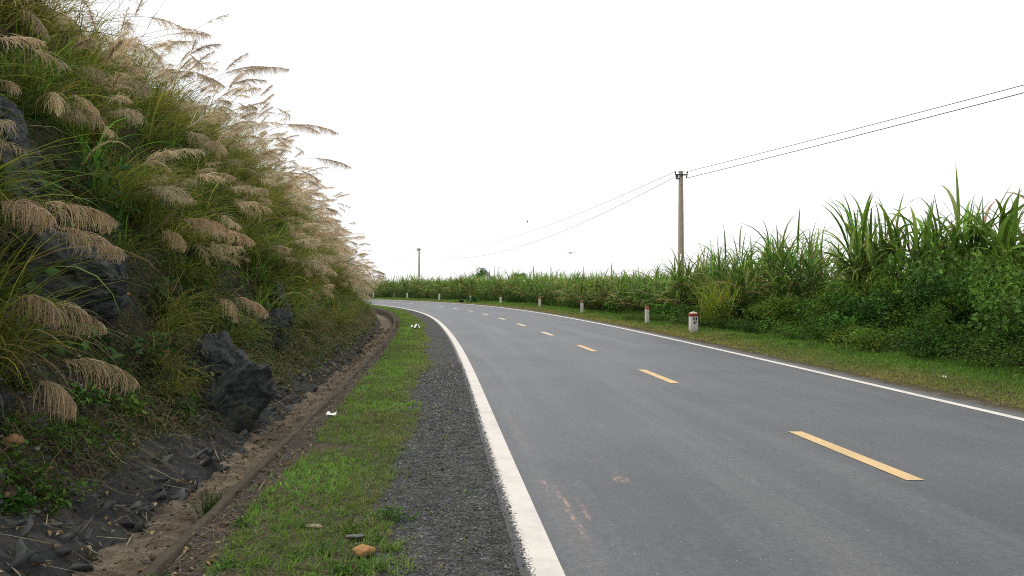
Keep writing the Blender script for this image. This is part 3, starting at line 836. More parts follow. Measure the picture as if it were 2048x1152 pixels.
# ------------------------------------------------------------------ plume grass on the slope
def plume_variant(k, nstalk, nleaf=95, gold=0.0, high=False, dark=1.0):
    """local frame: root at origin, leaning towards +X"""
    leaf = Acc()
    n = nleaf
    r = 0.20 * np.sqrt(U(0, 1, n)); a = U(0, 6.28, n)
    b = np.stack([r * np.cos(a), r * np.sin(a), np.zeros(n) - 0.05], -1)
    az = np.where(U(0, 1, n) < 0.65, G(0.9, n), U(-3.14, 3.14, n))
    mixf = np.clip(U(0, 1, (n, 1)) - gold * 0.6, 0, 1)
    dead = (U(0, 1, (n, 1)) < 0.12 + 0.1 * gold)
    c = dark * jcol((0.070, 0.140, 0.016), n, 0.38) * mixf + jcol((0.24, 0.255, 0.036), n, 0.28) * (1 - mixf)
    c = np.where(dead, jcol((0.30, 0.22, 0.10), n, 0.2), c)
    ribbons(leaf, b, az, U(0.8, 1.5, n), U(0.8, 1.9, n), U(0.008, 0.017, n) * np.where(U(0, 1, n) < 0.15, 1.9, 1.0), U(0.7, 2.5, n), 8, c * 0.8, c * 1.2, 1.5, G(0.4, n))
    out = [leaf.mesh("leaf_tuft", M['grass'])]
    for q in range(nstalk):
        st, pl = Acc(), Acc()
        L = U(0.9, 2.3) if high else U(0.7, 1.85)
        PLN = U(0.3, 0.75)
        az0 = np.array([G(0.5)]); K = 14
        tot = L + PLN
        el0 = np.array([U(0.55, 1.4) if high else U(0.3, 1.25)]); dr = np.array([U(0.3, 1.5) if high else U(0.5, 1.6)])
        a1 = Acc()
        Pc, ef = ribbons(a1, np.array([[G(0.09), G(0.09), -0.05]]), az0, el0, np.array([tot]), np.array([0.01]), dr, K, np.ones((1, 3)), np.ones((1, 3)), 2.0)
        Pc, ef = Pc[0], ef[0]
        tube(st, Pc, np.linspace(0.0055, 0.0018, K + 1), jcol((0.17, 0.135, 0.055), 1)[0], 4, False)
        m = 4
        i = RNG.integers(2, K - 6, m)
        cl = jcol((0.085, 0.105, 0.025), m)
        ribbons(st, Pc[i], az0[0] + G(1.0, m), U(0.6, 1.2, m), U(0.35, 0.7, m), np.full(m, 0.010), U(1.0, 2.4, m), 5, cl, cl * 1.2)
        # panicle: branchlets along the top, all hanging over to the lee side
        N = int(RNG.choice([60, 95, 140, 200])); ful = U(0.7, 1.2)
        t = U(0, 1, N) ** 0.9
        pos_t = (L + t * PLN * 0.98) / tot * K
        i0 = np.minimum(pos_t.astype(int), K - 1); f = (pos_t - i0)[:, None]
        base = Pc[i0] * (1 - f) + Pc[i0 + 1] * f
        el = ef[i0]
        bl = np.interp(t, [0, 0.12, 0.5, 0.85, 1], [0.12, 0.30, 0.27, 0.17, 0.08]) * U(0.5, 1.2, N) * ful
        bc = jcol(((0.73, 0.60, 0.40), (0.70, 0.55, 0.36), (0.75, 0.63, 0.44))[q % 3], N, 0.10, 0.03) * U(0.78, 1.06)
        ribbons(pl, base, az0[0] + G(U(0.4, 1.3), N), el + G(0.25, N), bl, U(0.0045, 0.010, N), U(0.6, 1.4) * U(0.8, 1.6, N), 6, bc * 0.85, bc * 1.1, 0.9, G(0.8, N), 'hair')
        out.append((st.mesh("flower_stalk", M['grass']), pl.mesh("plume", M['plume'])))
    return out
PV = [plume_variant(k, (3, 2, 2, 4, 1, 2, 3, 2)[k], 125, 0.0, dark=0.85) for k in range(8)]         # greener, near
PG = [plume_variant(k, (5, 4, 6, 5, 3, 5, 4, 6)[k], 110, 0.9) for k in range(8)]          # yellower, farther on
PT = [plume_variant(k, (4, 5, 3, 6, 4, 3)[k], 105, 0.6, True) for k in range(6)]          # taller, along the crest
GV = [plume_variant(k, 0, 130, 0.0, dark=0.75) for k in range(3)]

def put_grass(variant, p, rotz, sc, label, group, name="plume_grass", cat="grass clump", tilt=0.0):
    root = link(name, variant[0], loc=p, rotz=rotz, scale=sc)
    root.rotation_euler = (0, tilt, rotz)
    for st, pl in variant[1:]:
        a = link("flower_stalk", st, root)
        link("plume", pl, a)
    return tag(root, label, cat, group)

ZONES = [(0, 9.5, "plume grass clump with drooping tan plumes over the dark rocks at the left edge", "plume grass over the left-edge rocks"),
         (9.5, 20, "tall plume grass clump on the slope above the big ditch-side rock", "plume grass above the ditch-side rock"),
         (20, 38, "golden plume grass clump on the mid slope leaning out over the ditch", "plume grass on the mid slope"),
         (38, 90, "feathery plume grass clump at the far end of the slope where the road bends away", "plume grass at the far end of the slope")]
def zone(s):
    for a, b, l, g in ZONES:
        if a <= s < b: return l, g
    return ZONES[-1][2:]
PLUME_SPOTS = []
def fill_slope():
    tries, placed = 0, []
    while len(placed) < 298 and tries < 40000:
        tries += 1
        s = 4.0 + 62 * U(0, 1) ** 1.2
        vmin = np.interp(s, [4, 9, 14, 22, 40, 70], [3.1, 2.75, 2.7, 2.4, 2.5, 2.9])
        v = vmin + (6.0 - vmin) * U(0, 1) ** 1.15
        if s < 7.2 and v < 3.9: continue
        if 7.4 < s < 10.0 and v < 3.55: continue
        sp = np.interp(s, [5, 20, 60], [0.62, 0.66, 0.72])
        if any((s - a) ** 2 + (v - b) ** 2 < sp * sp for a, b in placed): continue
        placed.append((s, v))
    for k, (s, v) in enumerate(placed):
        l, g = zone(s)
        p = hill_pt(s, v)
        crest = v > 4.6 and U(0, 1) < 0.7
        gold = U(0, 1) < np.interp(s, [10, 17, 26], [0.05, 0.35, 0.95])
        fam = PT if crest else PG if gold else PV
        rz = heading(s) * 0.6 - 0.35 + G(0.55)
        put_grass(fam[int(RNG.integers(0, len(fam)))], p, rz, U(0.72, 1.2), l, g, tilt=U(0.0, 0.2))
fill_slope()
def hang_variant(seed, stalks, nleaf=70):
    v = plume_variant(0, 0, nleaf, 0.2)
    out = [v[0]]
    for L, PLN, az, el, dr, N in stalks:
        st, pl = Acc(), Acc()
        K = 16; tot = L + PLN; az0 = np.array([az])
        Pc, ef = ribbons(Acc(), np.array([[G(0.05), G(0.05), -0.05]]), az0, np.array([el]), np.array([tot]), np.array([0.01]), np.array([dr]), K, np.ones((1, 3)), np.ones((1, 3)), 2.0)
        Pc, ef = Pc[0], ef[0]
        tube(st, Pc, np.linspace(0.0055, 0.002, K + 1), (0.17, 0.135, 0.055), 4, False)
        t = U(0, 1, N) ** 0.9
        pt = (L + t * PLN * 0.98) / tot * K
        i0 = np.minimum(pt.astype(int), K - 1); f = (pt - i0)[:, None]
        base = Pc[i0] * (1 - f) + Pc[i0 + 1] * f
        bl = np.interp(t, [0, 0.12, 0.5, 0.85, 1], [0.14, 0.30, 0.27, 0.18, 0.08]) * U(0.6, 1.15, N)
        bc = jcol((0.68, 0.535, 0.355), N, 0.14, 0.03)
        ribbons(pl, base, az + G(0.5, N), ef[i0] + G(0.2, N), bl, U(0.004, 0.009, N), U(1.0, 2.1, N), 6, bc * 0.85, bc * 1.1, 0.9, G(0.8, N), 'hair')
        out.append((st.mesh("flower_stalk", M['grass']), pl.mesh("plume", M['plume'])))
    return out
LEFT_HEROES = (
 (7.2, 2.80, 0.0, [(0.95, 0.65, 0.0, 0.45, 1.05, 260), (0.75, 0.6, -0.35, 0.5, 1.2, 240), (0.85, 0.6, 0.35, 0.3, 1.1, 220)], "plume grass clump drooping three thick tan plumes over the upper dark rock face, far left"),
 (7.0, 2.42, -0.1, [(0.65, 0.6, 0.1, 0.35, 1.1, 240), (0.6, 0.55, -0.3, 0.5, 1.3, 230)], "plume grass clump whose tan plumes hang just below the upper rock face, far left"),
 (6.7, 2.10, 0.0, [(0.6, 0.6, 0.05, 0.4, 1.15, 200), (0.55, 0.45, -0.4, 0.2, 1.0, 150)], "lowest plume grass clump at the left edge, one thin tan plume over the weeds"),
 (11.5, 2.75, -0.2, [(0.9, 0.75, 0.0, 0.6, 1.3, 260), (1.0, 0.6, 0.4, 0.5, 1.2, 200), (0.7, 0.6, -0.4, 0.5, 1.4, 200)], "plume grass clump with broad beige plumes hanging above the big ditch-side rock"),
 (13.0, 2.45, -0.2, [(0.7, 0.65, 0.1, 0.3, 1.2, 240), (0.8, 0.6, -0.5, 0.3, 1.3, 200)], "low plume grass clump hanging toward the ditch beyond the big rock"),
)
for s_, v_, sc_ in ((9.5, 1.78, 0.5), (10.3, 2.05, 0.55), (11.1, 1.75, 0.5), (9.1, 1.55, 0.42), (10.9, 2.2, 0.6), (11.7, 1.5, 0.4)):
    put_grass(plume_variant(0, 0, 90, 0.1, dark=0.7), hill_pt(s_, v_, 0.05), -0.2 + G(0.4), sc_, "green grass tussock growing out of the top of the big ditch-side rock", "tussocks on the big rock", "grass_tussock", "grass tussock", 0.45)
put_grass(plume_variant(0, 0, 60, 0.9), hill_pt(57.0, 2.9), 0.1, 1.0, "low yellowish grass clump at the very end of the slope", None, "grass_tussock", "grass tussock")
for k, (s_, v_, rz, st, lab) in enumerate(LEFT_HEROES):
    put_grass(hang_variant(k, st), hill_pt(s_, v_), rz, 1.0, lab, None)
# the few plumes that reach far out against the sky
for k, (s_, v_, rz, st, lab) in enumerate((
 (19.0, 5.0, 0.0, [(2.4, 1.1, 0.0, 0.72, 0.95, 420), (2.0, 1.0, 0.1, 0.85, 0.95, 380)], "plume grass clump with two long upswept plumes, highest of those reaching out into the sky"),
 (21.0, 4.5, 0.0, [(2.7, 1.15, -0.05, 0.60, 1.1, 400), (2.4, 0.9, 0.1, 0.75, 1.3, 300)], "plume grass clump whose longest plume arches farthest right against the sky"),
 (22.0, 4.2, 0.0, [(2.5, 1.0, 0.0, 0.5, 1.0, 380), (1.8, 0.5, 0.2, 0.9, 0.7, 160)], "plume grass clump with one drooping plume just under the longest sky plume"),
 (15.5, 5.2, 0.1, [(2.4, 0.5, 0.1, 1.05, 0.5, 60), (2.2, 0.45, -0.2, 1.15, 0.4, 50), (1.9, 0.7, 0.3, 0.8, 0.9, 160)], "plume grass clump with thin bare upright stalks against the sky near the crest"),
 (56.0, 3.0, 0.25, [(2.2, 0.9, 0.0, 0.7, 0.9, 240), (2.0, 0.9, 0.2, 0.5, 1.1, 240), (2.2, 0.8, -0.2, 0.8, 0.6, 200)], "plume grass clump whose plumes stick out last, next to the distant pole"),
 (13.0, 5.4, 0.1, [(2.5, 0.5, 0.0, 1.0, 0.3, 70), (2.3, 0.5, 0.3, 1.2, 0.4, 60)], "plume grass clump with two tall straight stalks, uppermost at the top of the picture"),
)):
    put_grass(hang_variant(20 + k, st), hill_pt(s_, v_), rz, 1.0, lab, None)
def reed_variant(n):
    a = Acc()
    b = np.stack([G(0.1, n), G(0.1, n), np.zeros(n) - 0.04], -1)
    c = jcol((0.14, 0.28, 0.036), n, 0.3)
    c = np.where(U(0, 1, (n, 1)) < 0.15, jcol((0.42, 0.34, 0.18), n, 0.2), c)
    ribbons(a, b, U(0, 6.28, n), U(0.8, 1.5, n), U(0.6, 1.35, n), U(0.016, 0.034, n), U(0.5, 2.4, n), 8, c * 0.85, c * 1.2, 1.6, G(0.5, n))
    return [a.mesh("reed", M['grass'])]
RV = [reed_variant(k) for k in (16, 22, 28)]
for k in range(60):
    s_ = 5.5 + 26 * U(0, 1) ** 1.5; v_ = np.interp(s_, [5, 10, 30], [2.9, 2.2, 1.9]) + 2.4 * U(0, 1)
    if 7.8 < s_ < 10.2 and v_ < 3.7: continue
    put_grass(RV[k % 3], hill_pt(s_, v_), U(0, 6.28), U(0.7, 1.15), "bright green broad-bladed grass standing among the finer grasses on the slope", "broad-bladed grass on the slope", "broad_grass", "grass clump", 0.2)
# low green tussocks without plumes
for k in range(170):
    s = 4.5 + 42 * U(0, 1) ** 1.5; v = np.interp(s, [4, 9, 20, 45], [2.5, 1.9, 1.7, 1.5]) + 1.5 * U(0, 1)
    if 8.0 < s < 10.2 and 2.0 < v < 3.7: continue
    root = put_grass(GV[k % 3], hill_pt(s, v), -0.3 + G(0.6), U(0.38, 0.78), "low green grass tussock hanging on the dark cut slope below the plumes", "low tussocks on the cut slope", "grass_tussock", "grass tussock", 0.35)

# ------------------------------------------------------------------ broad-leaved plants
def leafy_variant(n, rx, rz, lo, hi, colr, yellow=0.0, seed=0, stems=10, flowers=0):
    acc = Acc()
    # lumpy mound: several lobes, leaves mostly near their surface
    nl = 9
    c = np.stack([G(rx * 0.5, nl), G(rx * 0.5, nl), U(0.25, 0.8, nl) * rz], -1)
    rr = U(0.28, 0.5, nl) * rx
    k = RNG.integers(0, nl, n)
    d = RNG.normal(0, 1, (n, 3)); d /= np.linalg.norm(d, axis=1)[:, None]
    rad = rr[k] * U(0.35, 1.08, n) ** 0.5
    pos = c[k] + d * rad[:, None] * np.array([1, 1, 0.75])
    pos[:, 2] = np.abs(pos[:, 2])
    col = jcol(colr, n, 0.3, 0.06)
    y = U(0, 1, (n, 1)) < yellow
    col = np.where(y, jcol((0.42, 0.24, 0.03), n, 0.2), col)
    leaves(acc, pos, U(lo, hi, n), col, 0.55, 0.5, 0.25, outward=d * 0.6)
    if flowers:
        top = pos[RNG.integers(0, n, flowers)] + d[RNG.integers(0, n, flowers)] * 0.03
        leaves(acc, top, U(0.018, 0.03, flowers), np.tile((0.62, 0.62, 0.56), (flowers, 1)), 0.9, 1.0, 0.1)
    fol = acc.mesh("foliage", M['shrub'])
    st = Acc()
    for q in range(stems):
        e = c[q % nl] + RNG.normal(0, 0.08, 3)
        b = np.array([G(0.07), G(0.07), -0.05])
        tube(st, np.stack([b, (b + e) / 2 + RNG.normal(0, 0.05, 3), e]), [0.012, 0.008, 0.004], (1, 1, 1), 5, False)
    return fol, st.mesh("stems", M['bark'])

def put_leafy(name, variant, p, rotz, sc, label, cat, group):
    o = link(name, variant[0], loc=p, rotz=rotz, scale=sc)
    link("stems", variant[1], o)
    return tag(o, label, cat, group)

SV = [leafy_variant((2300, 1500, 2000, 1100, 2600)[k], 0.95, 1.25, *((0.05, 0.10), (0.08, 0.15), (0.05, 0.11), (0.10, 0.19), (0.04, 0.08))[k], ((0.055, 0.118, 0.016), (0.080, 0.160, 0.022), (0.045, 0.095, 0.014), (0.072, 0.150, 0.026), (0.095, 0.165, 0.018))[k], 0.0, k, 12, 14) for k in range(5)]
LV = [leafy_variant(1500, 0.85, 0.55, 0.04, 0.085, ((0.055, 0.11, 0.016), (0.08, 0.16, 0.02), (0.045, 0.09, 0.014), (0.085, 0.14, 0.018))[k], 0.0, k, 10, 12) for k in range(4)]
BV = [leafy_variant(70, 0.5, 0.45, 0.11, 0.2, (0.055, 0.105, 0.03), 0.008, k, 9) for k in range(3)]
WV = [leafy_variant(240, 0.2, 0.16, 0.03, 0.075, (0.06, 0.14, 0.02), 0.0, k, 5) for k in range(3)]
YV = [leafy_variant(1300, 0.8, 1.2, 0.07, 0.14, (0.075, 0.135, 0.014), 0.006, k, 10, 4) for k in range(2)]

for (s, v, sc) in ((9.6, 2.6, 1.0), (11.2, 2.75, 0.9), (10.2, 3.1, 0.9), (8.6, 2.5, 0.8), (12.8, 2.4, 0.9), (14.5, 2.6, 1.0), (7.6, 2.2, 0.7), (6.3, 2.3, 0.7), (8.2, 1.9, 0.8), (8.8, 2.05, 0.9), (9.4, 1.95, 0.8), (10.6, 2.3, 0.9), (11.6, 2.2, 0.9), (12.2, 2.0, 0.8), (13.4, 1.9, 0.9), (7.2, 2.5, 0.8), (10.0, 2.75, 1.0), (11.9, 3.0, 1.0), (15.2, 2.2, 1.0), (16.6, 2.0, 1.0), (13.8, 2.8, 1.0), (9.0, 2.9, 0.8), (9.7, 1.6, 0.7), (10.5, 1.55, 0.7), (9.2, 1.45, 0.6)):
    put_leafy("broadleaf_vine", BV[int(U(0, 3))], hill_pt(s, v, -0.05), U(0, 6), sc, "broad pale-leaved vine scrambling over the rocks mid slope", "vine", "broad-leaved vines on the rocky slope")
for k, (s, v) in enumerate(((5.3, 1.55), (5.0, 1.75), (6.4, 1.7), (7.1, 1.55), (5.7, 1.6), (8.0, 1.6), (5.6, 1.35), (5.9, 1.42), (5.2, 1.38), (6.0, 1.25), (6.7, 1.5), (7.5, 1.75), (8.4, 1.9), (7.0, 2.0), (5.5, 1.95), (6.2, 1.95))):
    put_leafy("weed", WV[k % 3], hill_pt(s, v, -0.02), U(0, 6), U(0.8, 1.2), "bright green weed growing in the scree above the ditch lining", "weed", "bright weeds in the scree")
for k, (s, w) in enumerate(((4.25, -4.15), (4.45, -4.42), (4.35, -4.75), (4.9, -4.2), (5.15, -3.98), (4.15, -5.0), (5.1, -4.85))):
    put_leafy("weed", WV[k % 3], P3(s, w, 0.0), U(0, 6), U(0.30, 0.5), "small leafy green weed at the front of the grass verge", "weed", "small weeds at the front of the verge")

# grass tufts with long blades: one in the ditch, some on the verge
def tuft_mesh(n, h, spread, col, wd=0.005):
    a = Acc()
    b = np.stack([G(spread * 0.25, n), G(spread * 0.25, n), np.zeros(n) - 0.01], -1)
    c = jcol(col, n, 0.22)
    ribbons(a, b, U(0, 6.28, n), U(0.7, 1.5, n), U(0.5, 1.0, n) * h, np.full(n, wd), U(0.3, 1.5, n), 5, c * 0.85, c * 1.2)
    return a.mesh("grass_tuft", M['grass'])
tag(link("grass_tuft", tuft_mesh(260, 0.30, 0.16, (0.06, 0.13, 0.022), 0.007), loc=P3(6.55, -5.42, -0.33)), "green grass tuft growing alone on the sandy ditch floor", "grass tuft")
tm = tuft_mesh(70, 0.14, 0.12, (0.065, 0.15, 0.02))
for s, w, sc in ((4.55, -4.3, 1.0), (4.4, -4.6, 0.9), (4.75, -4.05, 0.7), (4.3, -4.0, 0.7), (4.6, -3.95, 0.6), (5.0, -4.5, 0.8)):
    tag(link("grass_tuft", tm, loc=P3(s, w, 0.01), rotz=U(0, 6), scale=sc), "bright green grass tuft at the front of the verge beside the stones", "grass tuft", "bright tufts at the front of the verge")

# ------------------------------------------------------------------ right side: shrubs, cane
def shrub_row():
    pts = []
    spots = []
    for s in np.arange(9.5, 36, 0.95):
        for row in range(5):
            w = (6.25 if s < 21 else np.interp(s, [21, 26], [6.25, 5.75])) + row * 1.05 + G(0.22)
            ss_ = s + G(0.3)
            if s > 24 and row > 1: continue
            h = np.interp(row, [0, 1, 2, 3, 4], [0.5, 1.05, 1.5, 1.68, 1.75]) * np.interp(s, [10, 20, 24, 36], [1.05, 1.0, 0.7, 0.5])
            spots.append((ss_, w, h, row))
    for k, (s, w, h, row) in enumerate(spots):
        p = right_pt(s, w)
        front = row == 0
        var = LV[int(U(0, 4))] if front else (YV[int(U(0, 2))] if (U(0, 1) < 0.34 and row >= 1) else SV[int(U(0, 5))])
        z = h * (1.9 if front else 1.0) * U(0.85, 1.15)
        near = s < 23
        if front: l, g = (("low dark leafy weed at the foot of the thicket by the near verge", "low weeds at the thicket foot") if near else ("low dark leafy weed along the verge behind the kilometre stone", "low weeds behind the kilometre stone"))
        else: l, g = (("dense dark green shrub in the thicket right of the road", "shrubs of the right-hand thicket") if near else ("leafy shrub at the foot of the sugarcane near the utility pole", "shrubs at the cane foot near the pole"))
        put_leafy("shrub", var, p, U(0, 6.28), (U(0.85, 1.1), U(0.85, 1.1), z), l, "shrub", g)
shrub_row()
for k, s in enumerate(np.arange(37, 128, 1.9)):
    put_leafy("shrub", LV[k % 4], right_pt(s + G(0.4), 6.45 + G(0.2) + np.interp(s, [40, 60, 110], [0, 0.7, 1.0])), U(0, 6.28), (1.1, 1.1, U(0.9, 1.7)), "low dark weed clump along the cane edge behind the marker posts", "shrub", "weeds along the far cane edge")

def cane_variant(nst, h, ldens, wd, dry, kind='cane'):
    lf, st = Acc(), Acc()
    for q in range(nst):
        a = U(0, 6.28); r = 0.42 * math.sqrt(U(0, 1))
        b = np.array([r * math.cos(a), r * math.sin(a), -0.05])
        H = h * U(0.55, 0.82)
        ln = np.array([math.cos(a), math.sin(a), 0]) * U(0.02, 0.22) * H
        t = np.linspace(0, 1, 6)[:, None]
        pts = b + np.concatenate([ln[:2], [H]])[None, :] * t + np.array([ln[0], ln[1], 0]) * 0.3 * (t ** 2)
        tube(st, pts, np.linspace(0.016, 0.009, 6), jcol((0.12, 0.12, 0.045), 1)[0], 5, False)
        n = ldens
        tt = np.sort(0.25 + 0.75 * U(0, 1, n) ** 0.7)
        i = np.minimum((tt * 5).astype(int), 4); f = (tt * 5 - i)[:, None]
        base = pts[i] * (1 - f) + pts[i + 1] * f
        top = np.clip((tt - 0.72) / 0.28, 0, 1)
        el = 0.75 + 0.72 * top + G(0.14, n)
        L = U(0.8, 1.3, n) * (0.45 * h) * (0.75 + 0.3 * top)
        dr = np.where(U(0, 1, n) < 0.25, U(0.1, 0.7, n), U(1.0, 2.6, n)) * (1.1 - 0.35 * top)
        isdry = (U(0, 1, (n, 1)) < dry * (1.6 - 1.5 * tt[:, None]))
        c = jcol((0.105, 0.205, 0.030), n, 0.36, 0.06)
        c = np.where(U(0, 1, (n, 1)) < 0.14, jcol((0.27, 0.33, 0.11), n, 0.25), c)
        c = np.where(isdry, jcol((0.27, 0.21, 0.11), n, 0.2), c)
        tip = np.where(U(0, 1, (n, 1)) < 0.25, np.array([[1.9, 1.35, 1.0]]), np.array([[1.2, 1.15, 1.1]]))
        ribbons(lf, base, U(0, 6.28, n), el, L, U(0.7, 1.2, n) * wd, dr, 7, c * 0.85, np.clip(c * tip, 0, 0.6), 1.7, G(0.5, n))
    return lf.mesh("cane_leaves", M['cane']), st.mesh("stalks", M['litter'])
CV = [cane_variant(9, U(3.2, 3.7), 13, 0.062, (0.2, 0.12, 0.3, 0.16, 0.25, 0.1)[k]) for k in range(6)]

def put_cane(var, p, rotz, sc, label, group=None, name="cane_clump", cat="sugarcane clump"):
    o = link(name, var[0], loc=p, rotz=rotz, scale=sc)
    link("stalks", var[1], o)
    return tag(o, label, cat, group)

def cane_rows():
    spots = []
    s = 24.5
    while s < 150:
        step = np.interp(s, [24, 60, 140], [1.0, 1.3, 1.9])
        w0 = np.interp(s, [24, 30, 40, 60, 110], [7.6, 7.0, 6.5, 7.6, 8.2])
        for row in range(3 if s < 100 else 2):
            spots.append((s + G(0.2), w0 + row * 1.2 + G(0.2)))
        s += step
    for k, (s, w) in enumerate(spots):
        p = right_pt(s, w)
        l, g = (("green sugarcane clump near the concrete utility pole behind the kilometre stone", "sugarcane by the near pole") if s < 46 else
                ("sugarcane clump behind the row of white marker posts", "sugarcane behind the marker posts") if s < 90 else
                ("distant sugarcane clump where the road bends out of sight", "distant sugarcane at the bend"))
        hs = np.interp(s, [24, 29, 36, 50, 65, 80, 110, 150], [0.95, 0.80, 0.64, 0.60, 0.68, 0.76, 0.80, 0.78])
        put_cane(CV[int(U(0, 6))], p, U(0, 6.28), (U(0.9, 1.1), U(0.9, 1.1), hs * U(0.84, 1.08) * (1 + 0.14 * float(vnoise(s * 0.35, w * 0.5, 3.3)))), l, g)
    return len(spots)
cane_rows()
def cane_field():
    """the body of the field behind the rows: one uncountable mass"""
    a = Acc()
    n = 26000
    s = 25 + 142 * U(0, 1, n); w = np.interp(s, [17, 24, 40, 110], [12.0, 11.5, 10.5, 11.5]) + 26 * U(0, 1, n) ** 1.6
    p = right_pt(s, w, 0.0); p[:, 2] += U(0.8, 2.3, n) * np.interp(s, [17, 20, 28, 36, 50, 65, 80, 110, 150], [0.8, 0.85, 0.75, 0.62, 0.58, 0.66, 0.76, 0.80, 0.78])
    low = np.interp(s, [25, 45], [0.45, 1.0]); p[:, 2] = np.where(w > 12.5, 0.3 + (p[:, 2] - 0.3) * low, p[:, 2])
    hsc = np.interp(s, [17, 35, 50, 65, 80, 150], [0.85, 0.85, 0.68, 0.75, 0.85, 0.85])
    c = jcol((0.105, 0.20, 0.030), n, 0.32)
    dr = (U(0, 1, (n, 1)) < 0.15); c = np.where(dr, jcol((0.26, 0.20, 0.11), n, 0.2), c)
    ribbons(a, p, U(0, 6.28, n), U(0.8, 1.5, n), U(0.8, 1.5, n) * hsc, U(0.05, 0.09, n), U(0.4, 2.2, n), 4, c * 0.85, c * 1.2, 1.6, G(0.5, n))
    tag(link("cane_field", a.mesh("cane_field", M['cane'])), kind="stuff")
cane_field()

# four tall stands above the thicket, and a yellowish clump by the pole
TV = [cane_variant(26, 3.15, 15, 0.10, 0.08), cane_variant(22, 3.1, 15, 0.10, 0.12), cane_variant(13, 3.3, 14, 0.105, 0.16), cane_variant(26, 3.0, 16, 0.11, 0.05)]
for k, (x, y, sc, l) in enumerate(((10.75, 23.0, 1.05, "tall broad-leaved cane clump over the thicket, leftmost and widest of the tall stands"),
                                  (12.0, 22.0, 1.02, "tall cane clump with open gaps, second of the tall stands from the left"),
                                  (13.0, 22.0, 1.05, "narrow cane clump with the highest upright leaves, third tall stand"),
                                  (13.6, 20.6, 1.05, "dark spiky broad-leaved clump at the right edge of the thicket"))):
    put_cane(TV[k], (x, y, 0.35), 0.7 * k, sc, l)
def yellow_clump():
    a = Acc(); n = 170
    b = np.stack([G(0.22, n), G(0.22, n), np.zeros(n) - 0.03], -1)
    dead = U(0, 1, (n, 1)) < 0.10
    c = np.where(dead, jcol((0.30, 0.19, 0.085), n, 0.2), jcol((0.25, 0.31, 0.035), n, 0.2))
    ribbons(a, b, U(0, 6.28, n), U(1.0, 1.5, n), U(0.9, 1.75, n), np.full(n, 0.028), U(0.1, 1.2, n), 6, c * 0.9, c * 1.2, 1.6, G(0.5, n))
    tag(link("grass_clump", a.mesh("grass_clump", M['grass']), loc=right_pt(26.2, 6.15, 0.25), scale=1.2), "yellow-green tall grass clump right of the concrete utility pole", "grass clump")
yellow_clump()

# two small trees beyond the cane
def far_tree(x, y, h, rc, label, seed):
    ca = Acc(); n = 2600
    nl = 10
    cc = np.stack([G(rc * 0.5, nl), G(rc * 0.5, nl), h - rc * U(0.3, 1.3, nl)], -1); rr = rc * U(0.35, 0.6, nl)
    k = RNG.integers(0, nl, n); d = RNG.normal(0, 1, (n, 3)); d /= np.linalg.norm(d, axis=1)[:, None]
    pos = cc[k] + d * (rr[k] * U(0.5, 1.05, n))[:, None]
    leaves(ca, pos, U(0.10, 0.22, n), jcol((0.06, 0.12, 0.03), n, 0.35), 0.5, 0.55)
    ta = Acc()
    tube(ta, [(0, 0, -0.3), (0.05, 0, h * 0.4), (0, 0.05, h - rc)], [0.12, 0.09, 0.05], (1, 1, 1), 7)
    for q in range(5): tube(ta, [(0.03, 0, h * 0.45), tuple((np.array([0, 0, h * 0.45]) + cc[q]) / 2), tuple(cc[q])], [0.05, 0.035, 0.015], (1, 1, 1), 5)
    root = bpy.data.objects.new("small_tree", None); COL.objects.link(root); root.location = (x, y, 0)
    link("trunk", ta.mesh("trunk", M['bark']), root); link("crown", ca.mesh("crown", M['shrub']), root)
    tag(root, label, "tree")
far_tree(-4.6, 112, 4.6, 1.15, "small dark green tree poking above the far sugarcane right of the distant pole", 1)
far_tree(1.0, 112, 4.05, 1.0, "low round tree rising behind the cane, right of the other small tree", 2)

# ------------------------------------------------------------------ posts and the kilometre stone
def marker_posts():
    a = Acc(); prism(a, box_rings(0, 0, -0.15, 0.58, 0.072, 0.072, 0.068, 0.068)); body = a.mesh("marker_post", M['white_post'])
    a = Acc()
    R_ = box_rings(0, 0, 0.58, 0.715, 0.069, 0.069, 0.067, 0.067, bev=0.012)
    prism(a, R_); cap = a.mesh("cap", M['orange_post']); cap2 = a.mesh("cap", M['red_post']); cap3 = a.mesh("cap", M['white_post'])
    names = ["first", "second", "third", "fourth", "fifth", "sixth", "seventh", "eighth"]
    spots = [(30.0, 4.75), (41.9, 5.05), (52.8, 5.3), (64.2, 5.45), (73.4, 5.45), (83.6, 5.5), (95.5, 6.0), (107.5, 6.3)]
    for k, (s, w) in enumerate(spots):
        o = link("marker_post", body, loc=right_pt(s, w, 0.0), rotz=heading(s) + G(0.06))
        o.rotation_euler = (G(0.012), G(0.015), o.rotation_euler[2])
        link("cap", cap3 if k >= 5 else cap2 if k == 3 else cap, o)
        tag(o, ("white roadside marker post with dark red top, %s post beyond the kilometre stone" if k == 3 else "small white roadside marker post, %s post beyond the kilometre stone" if k >= 5 else "white roadside marker post with orange-red top, %s post beyond the kilometre stone") % names[k], "marker post", "marker posts along the right verge")
marker_posts()

